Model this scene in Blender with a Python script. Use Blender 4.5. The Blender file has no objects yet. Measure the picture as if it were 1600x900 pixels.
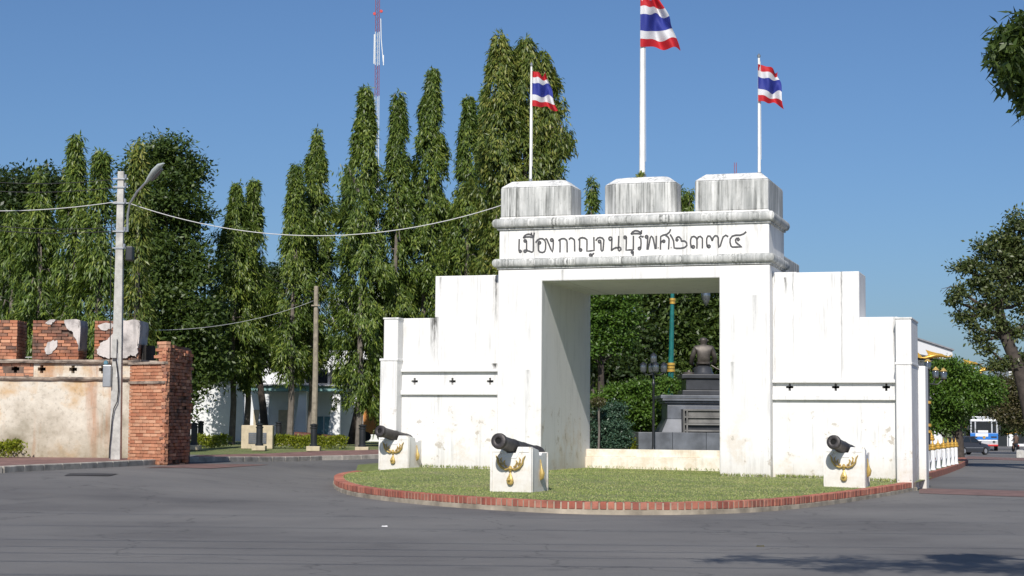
import bpy, bmesh, math, random
import numpy as np
from mathutils import Vector, Matrix
sc = bpy.context.scene
R = math.radians
random.seed(7)
rng = np.random.default_rng(11)
COL = sc.collection

# ------------------------------------------------------------------ camera
PITCH, ROLL, EYE, F = math.atan(217 / 2700), 0.008, 1.6, 2700.0
fw = np.array([0, math.cos(PITCH), math.sin(PITCH)])
rt0 = np.array([1.0, 0, 0]); up0 = np.cross(rt0, fw)
rt = math.cos(ROLL) * rt0 + math.sin(ROLL) * up0
up = math.cos(ROLL) * up0 - math.sin(ROLL) * rt0
cd = bpy.data.cameras.new('camera'); cam = bpy.data.objects.new('camera', cd); COL.objects.link(cam)
cam.matrix_world = Matrix(((rt[0], up[0], -fw[0], 0), (rt[1], up[1], -fw[1], 0), (rt[2], up[2], -fw[2], EYE), (0, 0, 0, 1)))
cd.sensor_width = 36; cd.lens = 36 * F / 1600; cd.clip_end = 3000; cd.clip_start = .1
sc.camera = cam
# ------------------------------------------------------------------ sky and sun
SUN_EL, SUN_AZ = R(38), R(188.3)          # azimuth clockwise from +Y
sd = Vector((math.sin(SUN_AZ) * math.cos(SUN_EL), math.cos(SUN_AZ) * math.cos(SUN_EL), math.sin(SUN_EL)))
w_ = bpy.data.worlds.new('World'); sc.world = w_; w_.use_nodes = True
nt = w_.node_tree; nt.nodes.clear()
sky = nt.nodes.new('ShaderNodeTexSky'); sky.sky_type = 'NISHITA'; sky.sun_disc = False
sky.sun_elevation = SUN_EL; sky.sun_rotation = SUN_AZ
sky.air_density = 1.0; sky.dust_density = 1.9; sky.ozone_density = 8.5; sky.altitude = 500
bg = nt.nodes.new('ShaderNodeBackground'); bg.inputs[1].default_value = 0.095
wo = nt.nodes.new('ShaderNodeOutputWorld')
nt.links.new(sky.outputs[0], bg.inputs[0]); nt.links.new(bg.outputs[0], wo.inputs[0])
ld = bpy.data.lights.new('sun', 'SUN'); ld.energy = 4.8; ld.angle = R(.5); ld.color = (1, .945, .87)
sun = bpy.data.objects.new('sun', ld); COL.objects.link(sun)
sun.rotation_euler = sd.to_track_quat('Z', 'Y').to_euler()
sc.view_settings.view_transform = 'Standard'; sc.view_settings.look = 'None'
sc.view_settings.exposure = 0.0; sc.view_settings.gamma = 1.0

# ------------------------------------------------------------------ surveying helpers (bearing of a point seen from the survey station)
def ray(x, y):
    return fw * F + rt * (x - 800) - up * (y - 450)
def sm(t):
    t = min(1, max(0, t)); return t * t * (3 - 2 * t)
def gz(x, y):                                    # height of the ground
    return (.42 * sm((-x - 4) / 6) * sm((y - 30) / 12) + .40 * sm((y - 54) / 15) * sm((6 - x) / 8) * (1 - sm((-x - 4) / 6))
            + .2 * sm((y - 62) / 20) * sm((8 - x) / 10) - .4 * sm((y - 75) / 80) * sm((x - 8) / 15))
def gp(x, y, dz=0):
    d = ray(x, y)
    for k in range(6000):
        t = (5 + k * .1) / d[1]; P = np.array([0, 0, EYE]) + d * t
        if P[2] < gz(P[0], P[1]) + dz: return Vector(P)
def at(x, y, Y):
    d = ray(x, y); return Vector(np.array([0, 0, EYE]) + d * (Y / d[1]))

# ------------------------------------------------------------------ materials
def mat(name):
    m = bpy.data.materials.new(name); m.use_nodes = True
    n = m.node_tree.nodes; b = n['Principled BSDF']
    return m, m.node_tree, b
def N(t, typ, **kw):
    n = t.nodes.new(typ)
    for k, v in kw.items(): setattr(n, k, v)
    return n
def noise(t, scale, detail=4, vec=None, rough=.55):
    n = N(t, 'ShaderNodeTexNoise'); n.inputs['Scale'].default_value = scale; n.inputs['Detail'].default_value = detail
    n.inputs['Roughness'].default_value = rough
    if vec is not None: t.links.new(vec, n.inputs['Vector'])
    return n.outputs['Fac']
def coords(t, scale=(1, 1, 1), kind='Object'):
    tc = N(t, 'ShaderNodeTexCoord'); mp = N(t, 'ShaderNodeMapping'); mp.inputs['Scale'].default_value = scale
    t.links.new(tc.outputs[kind], mp.inputs['Vector']); return mp.outputs[0]
def ramp(t, fac, stops):
    r = N(t, 'ShaderNodeValToRGB'); e = r.color_ramp.elements
    while len(e) < len(stops): e.new(.5)
    for i, (p, c) in enumerate(stops):
        e[i].position = p; e[i].color = (*c, 1) if len(c) == 3 else c
    t.links.new(fac, r.inputs[0]); return r.outputs[0]
def mix(t, fac, a, b, mode='MIX'):
    m = N(t, 'ShaderNodeMix', data_type='RGBA', blend_type=mode)
    for s, v in ((m.inputs[0], fac), (m.inputs[6], a), (m.inputs[7], b)):
        if hasattr(v, 'default_value'): t.links.new(v, s)
        elif isinstance(v, (tuple, list)): s.default_value = (*v, 1)
        else: s.default_value = v
    return m.outputs[2]
def mth(t, op, a, b=0.0, clamp=False):
    m = N(t, 'ShaderNodeMath', operation=op); m.use_clamp = clamp
    for s, v in ((m.inputs[0], a), (m.inputs[1], b)):
        if hasattr(v, 'default_value'): t.links.new(v, s)
        else: s.default_value = v
    return m.outputs[0]
def bump(t, b, h, strength=.3, dist=.02):
    n = N(t, 'ShaderNodeBump'); n.inputs['Strength'].default_value = strength; n.inputs['Distance'].default_value = dist
    t.links.new(h, n.inputs['Height']); t.links.new(n.outputs[0], b.inputs['Normal'])
def sepz(t, kind='Object'):
    tc = N(t, 'ShaderNodeTexCoord'); s = N(t, 'ShaderNodeSeparateXYZ'); t.links.new(tc.outputs[kind], s.inputs[0]); return s.outputs
def simple(name, col, rough=.6, metal=0, var=.0, vs=3, bs=0, bsc=30):
    m, t, b = mat(name); b.inputs['Roughness'].default_value = rough; b.inputs['Metallic'].default_value = metal
    if var:
        f = noise(t, vs, 5, coords(t)); c2 = tuple(x * (1 - var) for x in col); c1 = tuple(min(1, x * (1 + var * .6)) for x in col)
        t.links.new(ramp(t, f, [(.3, c2), (.7, c1)]), b.inputs['Base Color'])
    else: b.inputs['Base Color'].default_value = (*col, 1)
    if bs: bump(t, b, noise(t, bsc, 4, coords(t)), bs)
    return m
M = {}
# limewashed plaster with faint dirt, cracked patches low down
def plaster(name, streak, base=(.80, .79, .76), low=True, tan=0.0, stains=()):
    m, t, b = mat(name); b.inputs['Roughness'].default_value = .85
    v = coords(t); vs = coords(t, (5.5, 5.5, .28)); vf = coords(t, (17, 17, .55))
    c = mix(t, mth(t, 'MULTIPLY', noise(t, .9, 5, v), .5), base, tuple(x * .93 for x in base))
    # rain streaks: fine dark runs, gathered in patches
    s1 = ramp(t, noise(t, 1, 5, coords(t, (15, 15, .38)), .75), [(.48 - .05 * streak, (0, 0, 0)), (.58, (1, 1, 1))])
    s2 = ramp(t, noise(t, 1, 4, coords(t, (2.6, 2.6, .8)), .6), [(.52 - .20 * streak, (0, 0, 0)), (.66, (1, 1, 1))])
    k = mth(t, 'MULTIPLY', mth(t, 'MULTIPLY', s1, s2), 1.3 * streak, True)
    c = mix(t, k, c, (.085, .088, .08))
    if streak > .5:
        gg = mth(t, 'MULTIPLY', ramp(t, noise(t, 1, 5, coords(t, (3.2, 3.2, .5)), .65), [(.30, (0, 0, 0)), (.62, (1, 1, 1))]), .80 * streak, True)
        c = mix(t, gg, c, (.31, .32, .31))
        sp = ramp(t, noise(t, 9, 6, v, .8), [(.58, (0, 0, 0)), (.68, (1, 1, 1))]); c = mix(t, mth(t, 'MULTIPLY', sp, .4 * streak), c, (.12, .12, .11))
    z = sepz(t)[2]
    if low:    # rising damp and flaked paint near the ground
        d = mth(t, 'MULTIPLY', mth(t, 'SUBTRACT', 2.3, z, True), ramp(t, noise(t, 1.3, 6, v, .7), [(.52, (0, 0, 0)), (.62, (1, 1, 1))]), True)
        c = mix(t, mth(t, 'MULTIPLY', d, .42), c, (.58, .48, .35))
        e = mth(t, 'MULTIPLY', mth(t, 'SUBTRACT', .95, z, True), 1.4, True)
        e = mth(t, 'MULTIPLY', e, noise(t, 5, 5, v, .7))
        c = mix(t, mth(t, 'MULTIPLY', e, .85), c, (.47, .40, .30))
        n9 = noise(t, 2.6, 7, v, .75)
        fl = mth(t, 'MULTIPLY', ramp(t, n9, [(.60, (0, 0, 0)), (.615, (1, 1, 1))]), mth(t, 'SUBTRACT', 2.6, z, True), True)
        c = mix(t, mth(t, 'MULTIPLY', fl, .75), c, (.42, .38, .32))
    if stains:      # individual old stains, plus thin dark joint and seam lines: (x, half width, top, bottom, strength)
        xyz = sepz(t); wob = mth(t, 'MULTIPLY', mth(t, 'SUBTRACT', noise(t, 3, 3, v), .5), .10)
        xx = mth(t, 'ADD', xyz[0], wob); nn_ = ramp(t, noise(t, 1, 5, coords(t, (14, 14, 1.6)), .75), [(.36, (0, 0, 0)), (.6, (1, 1, 1))])
        for (x0, hw_, zt_, zb_, st_) in stains:
            a_ = mth(t, 'SUBTRACT', 1.0, mth(t, 'DIVIDE', mth(t, 'ABSOLUTE', mth(t, 'SUBTRACT', xx, x0)), hw_), True)
            f1 = mth(t, 'DIVIDE', mth(t, 'SUBTRACT', xyz[2], zb_), zt_ - zb_, True); f2 = mth(t, 'LESS_THAN', xyz[2], zt_)
            q_ = mth(t, 'MULTIPLY', mth(t, 'MULTIPLY', a_, f1), mth(t, 'MULTIPLY', f2, nn_)); c = mix(t, mth(t, 'MULTIPLY', q_, st_, True), c, (.07, .07, .065))
    if tan: c = mix(t, mth(t, 'MULTIPLY', ramp(t, noise(t, 2.2, 6, v, .7), [(.42, (0, 0, 0)), (.6, (1, 1, 1))]), tan), c, (.56, .45, .30))
    t.links.new(c, b.inputs['Base Color'])
    bump(t, b, noise(t, 9, 6, v, .6), .22, .02)
    return m
M['white'] = plaster('white_limewash', .19, (.74, .735, .72), stains=[(-11.2, .09, 5.9, 4.3, 1.6), (-13.07, .16, 4.75, 3.4, 1.8), (-12.9, .05, 5.9, 5.2, 1.0), (-2.92, .05, 5.7, 5.2, 1.4), (-2.72, .03, 5.85, 3.0, .8),
    (-1.42, .03, 5.85, 3.0, 1.0), (-11.22, .12, 3.40, 3.22, 2.5), (-.05, .04, 4.6, 3.0, .9), (-9.1, .06, 6.0, 4.6, .5), (-3.7, .10, 5.2, 3.9, .5), (-4.3, .08, 3.4, 2.3, .6), (-10.1, .12, 3.2, 1.8, .5), (-11.05, .03, 5.9, .4, .8), (-3.22, .03, 5.8, .3, .7)])
M['weathered'] = plaster('weathered_limewash', 1.0, (.78, .78, .75), False)
M['cap'] = plaster('weathered_cap', .51, (.80, .80, .78), False)
M['attic'] = plaster('attic_limewash', .42, low=False)
M['cill'] = plaster('stained_limewash', .2, (.78, .75, .68), False, .55)
M['boxw'] = plaster('plinth_paint', .1, (.80, .80, .79))
M['ink'] = simple('grey_lettering_paint', (.075, .075, .08), .7)
M['gold'] = simple('gold_paint', (.56, .40, .13), .42, .3, .35, 14)
M['gold2'] = simple('bright_gold_paint', (.66, .40, .08), .3, .4, .2, 9)
M['iron'] = simple('old_cannon_iron', (.050, .044, .044), .5, .35, .45, 6, .3, 25)
M['bore_shade'] = simple('bore_shade_black', (.004, .004, .004), .9)
M['dark'] = simple('dark_fill', (.02, .018, .016), .9)
M['pole'] = simple('white_pole_paint', (.80, .80, .78), .45, 0, .15, 2)
M['steel'] = simple('steel_tube', (.42, .43, .44), .35, .7, .2)
M['concrete'] = simple('pole_concrete', (.46, .45, .42), .85, 0, .3, 5, .3, 30)
M['curbc'] = simple('kerb_concrete', (.40, .37, .32), .9, 0, .45, 2.5, .4, 18)
M['black'] = simple('black_iron_paint', (.022, .024, .028), .4, 0, .3)
M['teal'] = simple('teal_enamel', (.012, .13, .12), .3, 0, .3, 4)
M['granite'] = simple('grey_granite', (.125, .135, .155), .35, 0, .45, 1.6)
M['granite2'] = simple('black_granite', (.045, .047, .052), .3, 0, .4, 2)
M['marble'] = simple('grey_marble', (.18, .175, .165), .4, 0, .6, 1.2)
M['bronze'] = simple('dark_bronze', (.10, .086, .074), .5, .4, .45, 5)
M['wire'] = simple('white_cable', (.55, .55, .54), .6)
M['wireb'] = simple('black_cable', (.02, .02, .02), .6)
M['glass'] = simple('dark_glass', (.02, .025, .03), .08)
M['lampglass'] = simple('lamp_glass', (.22, .24, .25), .08, .75)
M['wood'] = simple('weathered_timber', (.30, .26, .20), .9, 0, .35, 6)
M['wallwhite'] = simple('house_white', (.74, .75, .76), .8, 0, .12, 1)
M['tealfascia'] = simple('pale_teal_paint', (.20, .36, .36), .6, 0, .15)
M['bluepanel'] = simple('blue_panel', (.10, .22, .28), .6, 0, .2)
M['redroof'] = simple('red_roof_tile', (.36, .05, .035), .7, 0, .3, 6)
M['greyroof'] = simple('grey_roof_sheet', (.30, .31, .33), .6, 0, .2)
M['red'] = simple('red_enamel', (.50, .02, .02), .4)
M['mastred'] = simple('faded_mast_red', (.30, .08, .11), .6)
M['whitep'] = simple('white_enamel', (.78, .78, .78), .4)
M['sand'] = simple('sandstone_block', (.52, .44, .31), .85, 0, .2, 4)
M['rust'] = simple('rusty_cannon', (.12, .045, .030), .7, .2, .4, 8)
M['skin'] = simple('skin', (.30, .17, .10), .6)
M['cloth'] = simple('brown_cloth', (.12, .075, .055), .9)
# brick, one hue per brick
def brickmat(name, cols, dirt=.5, sc_=2.0):
    m, t, b = mat(name); b.inputs['Roughness'].default_value = .9
    oi = N(t, 'ShaderNodeObjectInfo'); g = N(t, 'ShaderNodeNewGeometry')
    r = mth(t, 'FRACT', mth(t, 'ADD', oi.outputs['Random'], g.outputs['Random Per Island']))
    c = ramp(t, r, [(i / (len(cols) - 1), c) for i, c in enumerate(cols)])
    tc = N(t, 'ShaderNodeNewGeometry')
    f = ramp(t, noise(t, sc_, 6, tc.outputs['Position'], .7), [(.44, (0, 0, 0)), (.66, (1, 1, 1))])
    c = mix(t, mth(t, 'MULTIPLY', f, dirt), c, (.055, .045, .038))
    t.links.new(c, b.inputs['Base Color'])
    bump(t, b, noise(t, 24, 5, tc.outputs['Position']), .5, .015)
    return m
M['brick'] = brickmat('old_red_brick', [(.46, .20, .11), (.56, .26, .15), (.42, .165, .09), (.62, .34, .21), (.52, .24, .135)], .38)
M['brickd'] = brickmat('sooty_shaded_brick', [(.40, .15, .08), (.28, .11, .07), (.48, .22, .13), (.22, .12, .09), (.46, .17, .08)], .85, 1.3)  # soot on the merlons; also paints shade on the pier's right face
M['kerbbrick'] = brickmat('kerb_brick', [(.33, .10, .065), (.42, .16, .105), (.27, .075, .052), (.37, .125, .085), (.46, .20, .14)], .45, 3)
M['mortar'] = simple('dark_mortar', (.16, .11, .085), .95, 0, .4, 6, .4)
M['lightmortar'] = simple('pale_mortar', (.50, .42, .34), .95, 0, .3, 6, .3)
M['footing'] = simple('kerb_footing', (.36, .31, .24), .95, 0, .5, 2.2, .4, 14)
# old ochre plaster of the ruined wall
m, t, b = mat('ochre_old_plaster'); b.inputs['Roughness'].default_value = .95
v = coords(t); c = ramp(t, noise(t, .55, 6, v, .62), [(.26, (.40, .26, .15)), (.37, (.54, .38, .22)), (.48, (.64, .59, .50)), (.58, (.50, .45, .37)), (.72, (.25, .22, .16))])
s = ramp(t, noise(t, 1, 5, coords(t, (1.6, 1.6, .22)), .6), [(.53, (0, 0, 0)), (.66, (1, 1, 1))])
c = mix(t, mth(t, 'MULTIPLY', s, .6), c, (.40, .17, .07))
g1 = ramp(t, noise(t, 7, 7, v, .75), [(.52, (0, 0, 0)), (.68, (1, 1, 1))]); c = mix(t, mth(t, 'MULTIPLY', g1, .55), c, (.20, .17, .13))
zz0 = mth(t, 'SUBTRACT', 1.0, sepz(t)[2], True); c = mix(t, mth(t, 'MULTIPLY', mth(t, 'MULTIPLY', zz0, noise(t, 3, 6, v, .7)), 1.3, True), c, (.22, .18, .11))
t.links.new(c, b.inputs['Base Color']); bump(t, b, noise(t, 5, 7, v, .7), .5, .03); M['ochre'] = m
m, t, b = mat('grey_render_patch'); b.inputs['Roughness'].default_value = .95
v = coords(t); c = ramp(t, noise(t, 2.0, 6, v, .62), [(.3, (.26, .24, .23)), (.5, (.56, .52, .49)), (.7, (.66, .60, .56))])
s = ramp(t, noise(t, 1, 6, coords(t, (6, 6, .6)), .7), [(.5, (0, 0, 0)), (.7, (1, 1, 1))]); c = mix(t, mth(t, 'MULTIPLY', s, .6), c, (.17, .16, .16))
t.links.new(c, b.inputs['Base Color']); bump(t, b, noise(t, 8, 6, v, .7), .5, .03); M['render'] = m
m, t, b = mat('sooty_ledge'); b.inputs['Roughness'].default_value = .95
v = coords(t); c = ramp(t, noise(t, 1.6, 6, coords(t, (1, 1, 3)), .7), [(.38, (.06, .05, .045)), (.52, (.30, .24, .19)), (.68, (.50, .43, .35))])
t.links.new(c, b.inputs['Base Color']); bump(t, b, noise(t, 8, 6, v, .7), .5, .03); M['ledge'] = m
# asphalt
m, t, b = mat('asphalt'); b.inputs['Roughness'].default_value = .82
g = N(t, 'ShaderNodeNewGeometry'); mp_ = N(t, 'ShaderNodeMapping'); t.links.new(g.outputs['Position'], mp_.inputs['Vector']); v = mp_.outputs[0]
c = ramp(t, noise(t, .13, 4, v, .6), [(.32, (.112, .107, .105)), (.50, (.185, .178, .169)), (.68, (.240, .230, .214))])
mp2_ = N(t, 'ShaderNodeMapping'); mp2_.inputs['Scale'].default_value = (.16, .75, 1); mp2_.inputs['Rotation'].default_value = (0, 0, .18); t.links.new(g.outputs['Position'], mp2_.inputs['Vector'])
tr = ramp(t, noise(t, 1, 6, mp2_.outputs[0], .68), [(.45, (0, 0, 0)), (.66, (1, 1, 1))]); c = mix(t, mth(t, 'MULTIPLY', tr, .38), c, (.21, .203, .195))
gr = noise(t, 55, 3, v, .7); c = mix(t, mth(t, 'MULTIPLY', gr, .55), c, (.055, .055, .057))
oil = ramp(t, noise(t, .8, 5, v, .6), [(.60, (0, 0, 0)), (.70, (1, 1, 1))]); c = mix(t, mth(t, 'MULTIPLY', oil, .35), c, (.062, .061, .062))
ds = ramp(t, noise(t, 2.3, 7, v, .75), [(.58, (0, 0, 0)), (.70, (1, 1, 1))]); c = mix(t, mth(t, 'MULTIPLY', ds, .3), c, (.24, .21, .18))
# hairline cracks
vo = N(t, 'ShaderNodeTexVoronoi', feature='DISTANCE_TO_EDGE'); vo.inputs['Scale'].default_value = .22
mpc = N(t, 'ShaderNodeVectorMath', operation='ADD'); nz = N(t, 'ShaderNodeTexNoise'); nz.inputs['Scale'].default_value = .7; nz.inputs['Detail'].default_value = 6; t.links.new(v, nz.inputs['Vector'])
sc3 = N(t, 'ShaderNodeVectorMath', operation='SCALE'); sc3.inputs['Scale'].default_value = 2.2; t.links.new(nz.outputs['Color'], sc3.inputs[0]); t.links.new(v, mpc.inputs[0]); t.links.new(sc3.outputs[0], mpc.inputs[1]); t.links.new(mpc.outputs[0], vo.inputs['Vector'])
ck = ramp(t, vo.outputs['Distance'], [(.0, (1, 1, 1)), (.006, (0, 0, 0))]); c = mix(t, mth(t, 'MULTIPLY', ck, .6), c, (.04, .04, .04))
t.links.new(c, b.inputs['Base Color']); bump(t, b, noise(t, 80, 3, v), .5, .012); M['asphalt'] = m
M['patch'] = simple('dark_asphalt_patch', (.05, .048, .048), .85, 0, .5, 3)
M['redpave'] = simple('red_paving', (.24, .135, .115), .9, 0, .45, 2.5, .3, 12)
M['redstrip'] = simple('worn_red_strip', (.19, .115, .10), .85, 0, .35, 2)
m, t, b = mat('turf'); b.inputs['Roughness'].default_value = .95
v = coords(t); c = ramp(t, noise(t, .8, 7, v, .7), [(.3, (.12, .15, .045)), (.5, (.20, .235, .085)), (.72, (.32, .28, .15))])
c = mix(t, mth(t, 'MULTIPLY', noise(t, 22, 4, v), .5), c, (.07, .10, .025))
t.links.new(c, b.inputs['Base Color']); bump(t, b, noise(t, 40, 4, v), .8, .04); M['turf'] = m
# leaves: one hue per leaf
def leafmat(name, cols, trans=.3, rough=.45):
    m, t, b = mat(name); b.inputs['Roughness'].default_value = rough
    g = N(t, 'ShaderNodeNewGeometry')
    f = mth(t, 'ADD', mth(t, 'MULTIPLY', g.outputs['Random Per Island'], .55), mth(t, 'MULTIPLY', noise(t, .5, 3, g.outputs['Position']), .5))
    c = ramp(t, f, [(.2 + .65 * i / (len(cols) - 1), c) for i, c in enumerate(cols)])
    t.links.new(c, b.inputs['Base Color'])
    tr = N(t, 'ShaderNodeBsdfTranslucent'); t.links.new(mix(t, .5, c, (.20, .30, .03)), tr.inputs[0])
    ms = N(t, 'ShaderNodeMixShader'); ms.inputs[0].default_value = trans
    t.links.new(b.outputs[0], ms.inputs[1]); t.links.new(tr.outputs[0], ms.inputs[2])
    t.links.new(ms.outputs[0], t.nodes['Material Output'].inputs[0]); return m
M['mast'] = leafmat('mast_tree_leaves', [(.034, .064, .012), (.078, .130, .022), (.140, .205, .035), (.28, .33, .06)])
M['mastg'] = leafmat('yellowing_mast_leaves', [(.045, .08, .015), (.095, .14, .024), (.18, .22, .042), (.36, .34, .085)])
M['leaf'] = leafmat('broad_tree_leaves', [(.028, .052, .012), (.060, .100, .022), (.110, .155, .033)])
M['leafd'] = leafmat('dark_leaves', [(.016, .034, .010), (.034, .060, .016), (.058, .088, .022)])
M['leafb'] = leafmat('bright_leaves', [(.045, .10, .012), (.08, .16, .02), (.12, .20, .03)])
M['leafo'] = leafmat('olive_leaves', [(.045, .07, .022), (.085, .11, .035), (.14, .16, .055)])
M['leafy'] = leafmat('yellow_hedge_leaves', [(.12, .16, .015), (.22, .26, .02), (.34, .34, .03)])
M['juniper'] = leafmat('blue_green_needles', [(.03, .07, .045), (.05, .10, .06), (.08, .13, .075)], .1)
M['brownleaf'] = leafmat('brownish_leaves', [(.07, .06, .03), (.11, .09, .045), (.10, .12, .03)])
M['bark'] = simple('grey_bark', (.16, .14, .12), .95, 0, .4, 5, .6, 12)
M['barkd'] = simple('dark_bark', (.06, .048, .040), .95, 0, .4, 5, .6, 12)
m, t, b = mat('grass_blades'); b.inputs['Roughness'].default_value = .7
g = N(t, 'ShaderNodeNewGeometry'); f = mth(t, 'ADD', mth(t, 'MULTIPLY', g.outputs['Random Per Island'], .5), mth(t, 'MULTIPLY', noise(t, .7, 5, g.outputs['Position'], .7), .5))
t.links.new(ramp(t, f, [(.3, (.15, .21, .045)), (.5, (.25, .31, .085)), (.68, (.38, .38, .15)), (.78, (.46, .40, .22))]), b.inputs['Base Color']); M['blade'] = m
def flagmat(name, col):
    m, t, b = mat(name); b.inputs['Base Color'].default_value = (*col, 1); b.inputs['Roughness'].default_value = .7
    tr = N(t, 'ShaderNodeBsdfTranslucent'); tr.inputs[0].default_value = (*col, 1)
    ms = N(t, 'ShaderNodeMixShader'); ms.inputs[0].default_value = .3
    t.links.new(b.outputs[0], ms.inputs[1]); t.links.new(tr.outputs[0], ms.inputs[2]); t.links.new(ms.outputs[0], t.nodes['Material Output'].inputs[0]); return m
M['fr'] = flagmat('flag_red', (.55, .015, .025)); M['fw'] = flagmat('flag_white', (.75, .75, .77)); M['fb'] = flagmat('flag_blue', (.03, .045, .30))
M['busblue'] = simple('bus_blue_paint', (.03, .18, .55), .35, 0, .1)
M['buswhite'] = simple('bus_silver_paint', (.50, .52, .54), .35, .2, .2)
M['carp'] = simple('dark_grey_car_paint', (.07, .07, .078), .25, .4)
M['silver'] = simple('silver_trim', (.5, .5, .52), .3, .6)
M['tyre'] = simple('tyre_rubber', (.015, .015, .015), .85)
M['lampsil'] = simple('lamp_head_paint', (.52, .58, .57), .4, .1, .15)
M['taill'] = simple('tail_lamp', (.35, .01, .01), .3)
M['shop1'] = simple('yellow_sign_paint', (.65, .36, .03), .6)
M['shop2'] = simple('orange_board', (.55, .22, .05), .6, 0, .2)

# ------------------------------------------------------------------ mesh building
class MB:
    def __init__(s): s.v = []; s.f = []; s.mi = []
    def add(s, vs, fs, mi=0):
        o = len(s.v); s.v += [tuple(v) for v in vs]; s.f += [tuple(i + o for i in f) for f in fs]; s.mi += [mi] * len(fs)
        return s
    def box(s, x0, x1, y0, y1, z0, z1, mi=0):
        return s.add([(x0, y0, z0), (x1, y0, z0), (x1, y1, z0), (x0, y1, z0), (x0, y0, z1), (x1, y0, z1), (x1, y1, z1), (x0, y1, z1)],
                     [(0, 3, 2, 1), (4, 5, 6, 7), (0, 1, 5, 4), (1, 2, 6, 5), (2, 3, 7, 6), (3, 0, 4, 7)], mi)
    def hull8(s, bot, top, mi=0):
        return s.add(list(bot) + list(top), [(3, 2, 1, 0), (4, 5, 6, 7), (0, 1, 5, 4), (1, 2, 6, 5), (2, 3, 7, 6), (3, 0, 4, 7)], mi)
    def loft(s, rings, closed=True, caps=True, mi=0):
        n = len(rings[0]); vs = [p for r in rings for p in r]; fs = []
        for k in range(len(rings) - 1):
            for i in range(n if closed else n - 1):
                j = (i + 1) % n; fs.append((k * n + i, k * n + j, (k + 1) * n + j, (k + 1) * n + i))
        if caps: fs += [tuple(reversed(range(n))), tuple((len(rings) - 1) * n + i for i in range(n))]
        return s.add(vs, fs, mi)
    def tube(s, pts, rad, n=8, caps=True, mi=0, squash=1):
        pts = [Vector(p) for p in pts]; rings = []
        rr = rad if isinstance(rad, (list, tuple)) else [rad] * len(pts)
        ref = None
        for i, p in enumerate(pts):
            d = (pts[min(i + 1, len(pts) - 1)] - pts[max(i - 1, 0)]).normalized()
            if ref is None or abs(ref.dot(d)) > .98: ref = Vector((0, 0, 1)) if abs(d.z) < .9 else Vector((0, 1, 0))
            a = d.cross(ref).normalized(); b2 = a.cross(d).normalized()
            rings.append([p + a * rr[i] * math.cos(k * 2 * math.pi / n) + b2 * rr[i] * squash * math.sin(k * 2 * math.pi / n) for k in range(n)])
        return s.loft(rings, True, caps, mi)
    def lathe(s, prof, c=(0, 0, 0), n=12, mi=0):
        return s.loft([[(c[0] + r * math.cos(k * 2 * math.pi / n), c[1] + r * math.sin(k * 2 * math.pi / n), c[2] + z) for k in range(n)] for r, z in prof], True, True, mi)
    def prism(s, poly, y0, y1, mi=0):            # poly in (x,z), extruded along y
        n = len(poly); vs = [(x, y0, z) for x, z in poly] + [(x, y1, z) for x, z in poly]
        return s.add(vs, [tuple(range(n)), tuple(reversed(range(n, 2 * n)))] + [(i + n, (i + 1) % n + n, (i + 1) % n, i) for i in range(n)], mi)
    def ribbon(s, pts, wd, y0, y1, mi=0):        # stroke in the x,z plane, thickness y0..y1
        P = [Vector((p[0], 0, p[1])) for p in pts]; L = []; Rr = []
        for i, p in enumerate(P):
            d = (P[min(i + 1, len(P) - 1)] - P[max(i - 1, 0)]).normalized(); nn = Vector((-d.z, 0, d.x)) * wd / 2
            L.append(p + nn); Rr.append(p - nn)
        for i in range(len(P) - 1):
            q = [L[i], L[i + 1], Rr[i + 1], Rr[i]]
            s.prism([(a.x, a.z) for a in q], y0, y1, mi)
        return s
    def build(s, name, m, parent=None, smooth=False, bevel=0, seg=2):
        me = bpy.data.meshes.new(name); me.from_pydata(s.v, [], s.f)
        ms = m if isinstance(m, (list, tuple)) else [m]
        for x in ms: me.materials.append(x)
        if len(ms) > 1: me.polygons.foreach_set('material_index', s.mi)
        bm = bmesh.new(); bm.from_mesh(me); bmesh.ops.recalc_face_normals(bm, faces=bm.faces)
        if bevel:
            bmesh.ops.bevel(bm, geom=[e for e in bm.edges if len(e.link_faces) == 2 and e.calc_face_angle(0) > .5], offset=bevel, segments=seg, affect='EDGES', profile=.5, clamp_overlap=True)
        bm.to_mesh(me); bm.free()
        if smooth: me.polygons.foreach_set('use_smooth', [True] * len(me.polygons)); 
        o = bpy.data.objects.new(name, me); COL.objects.link(o)
        if parent: o.parent = parent
        if smooth and smooth != 'all':
            md = o.modifiers.new('s', 'EDGE_SPLIT'); md.split_angle = R(38)
        return o
def tag(o, label=None, cat=None, group=None, kind=None):
    for k, v_ in (('label', label), ('category', cat), ('group', group), ('kind', kind)):
        if v_: o[k] = v_
    return o
def empty(name, loc, rz=0, label=None, cat=None, group=None):
    o = bpy.data.objects.new(name, None); COL.objects.link(o); o.location = loc; o.rotation_euler = (0, 0, rz)
    o.empty_display_size = .3
    return tag(o, label, cat, group)
def copy_tree(o, parent=None):
    kids = [c for c in o.children]
    c = o.copy(); COL.objects.link(c); c.parent = parent
    for k in kids: copy_tree(k, c)
    return c
def quick_mesh(name, V, Fq, m):
    me = bpy.data.meshes.new(name); nq = Fq.shape[0]; k = Fq.shape[1]
    me.vertices.add(len(V)); me.vertices.foreach_set('co', V.astype(np.float32).ravel())
    me.loops.add(nq * k); me.loops.foreach_set('vertex_index', Fq.astype(np.int32).ravel())
    me.polygons.add(nq); me.polygons.foreach_set('loop_start', np.arange(0, nq * k, k, dtype=np.int32)); me.polygons.foreach_set('loop_total', np.full(nq, k, dtype=np.int32))
    me.update(calc_edges=True); me.materials.append(m); return me
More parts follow.
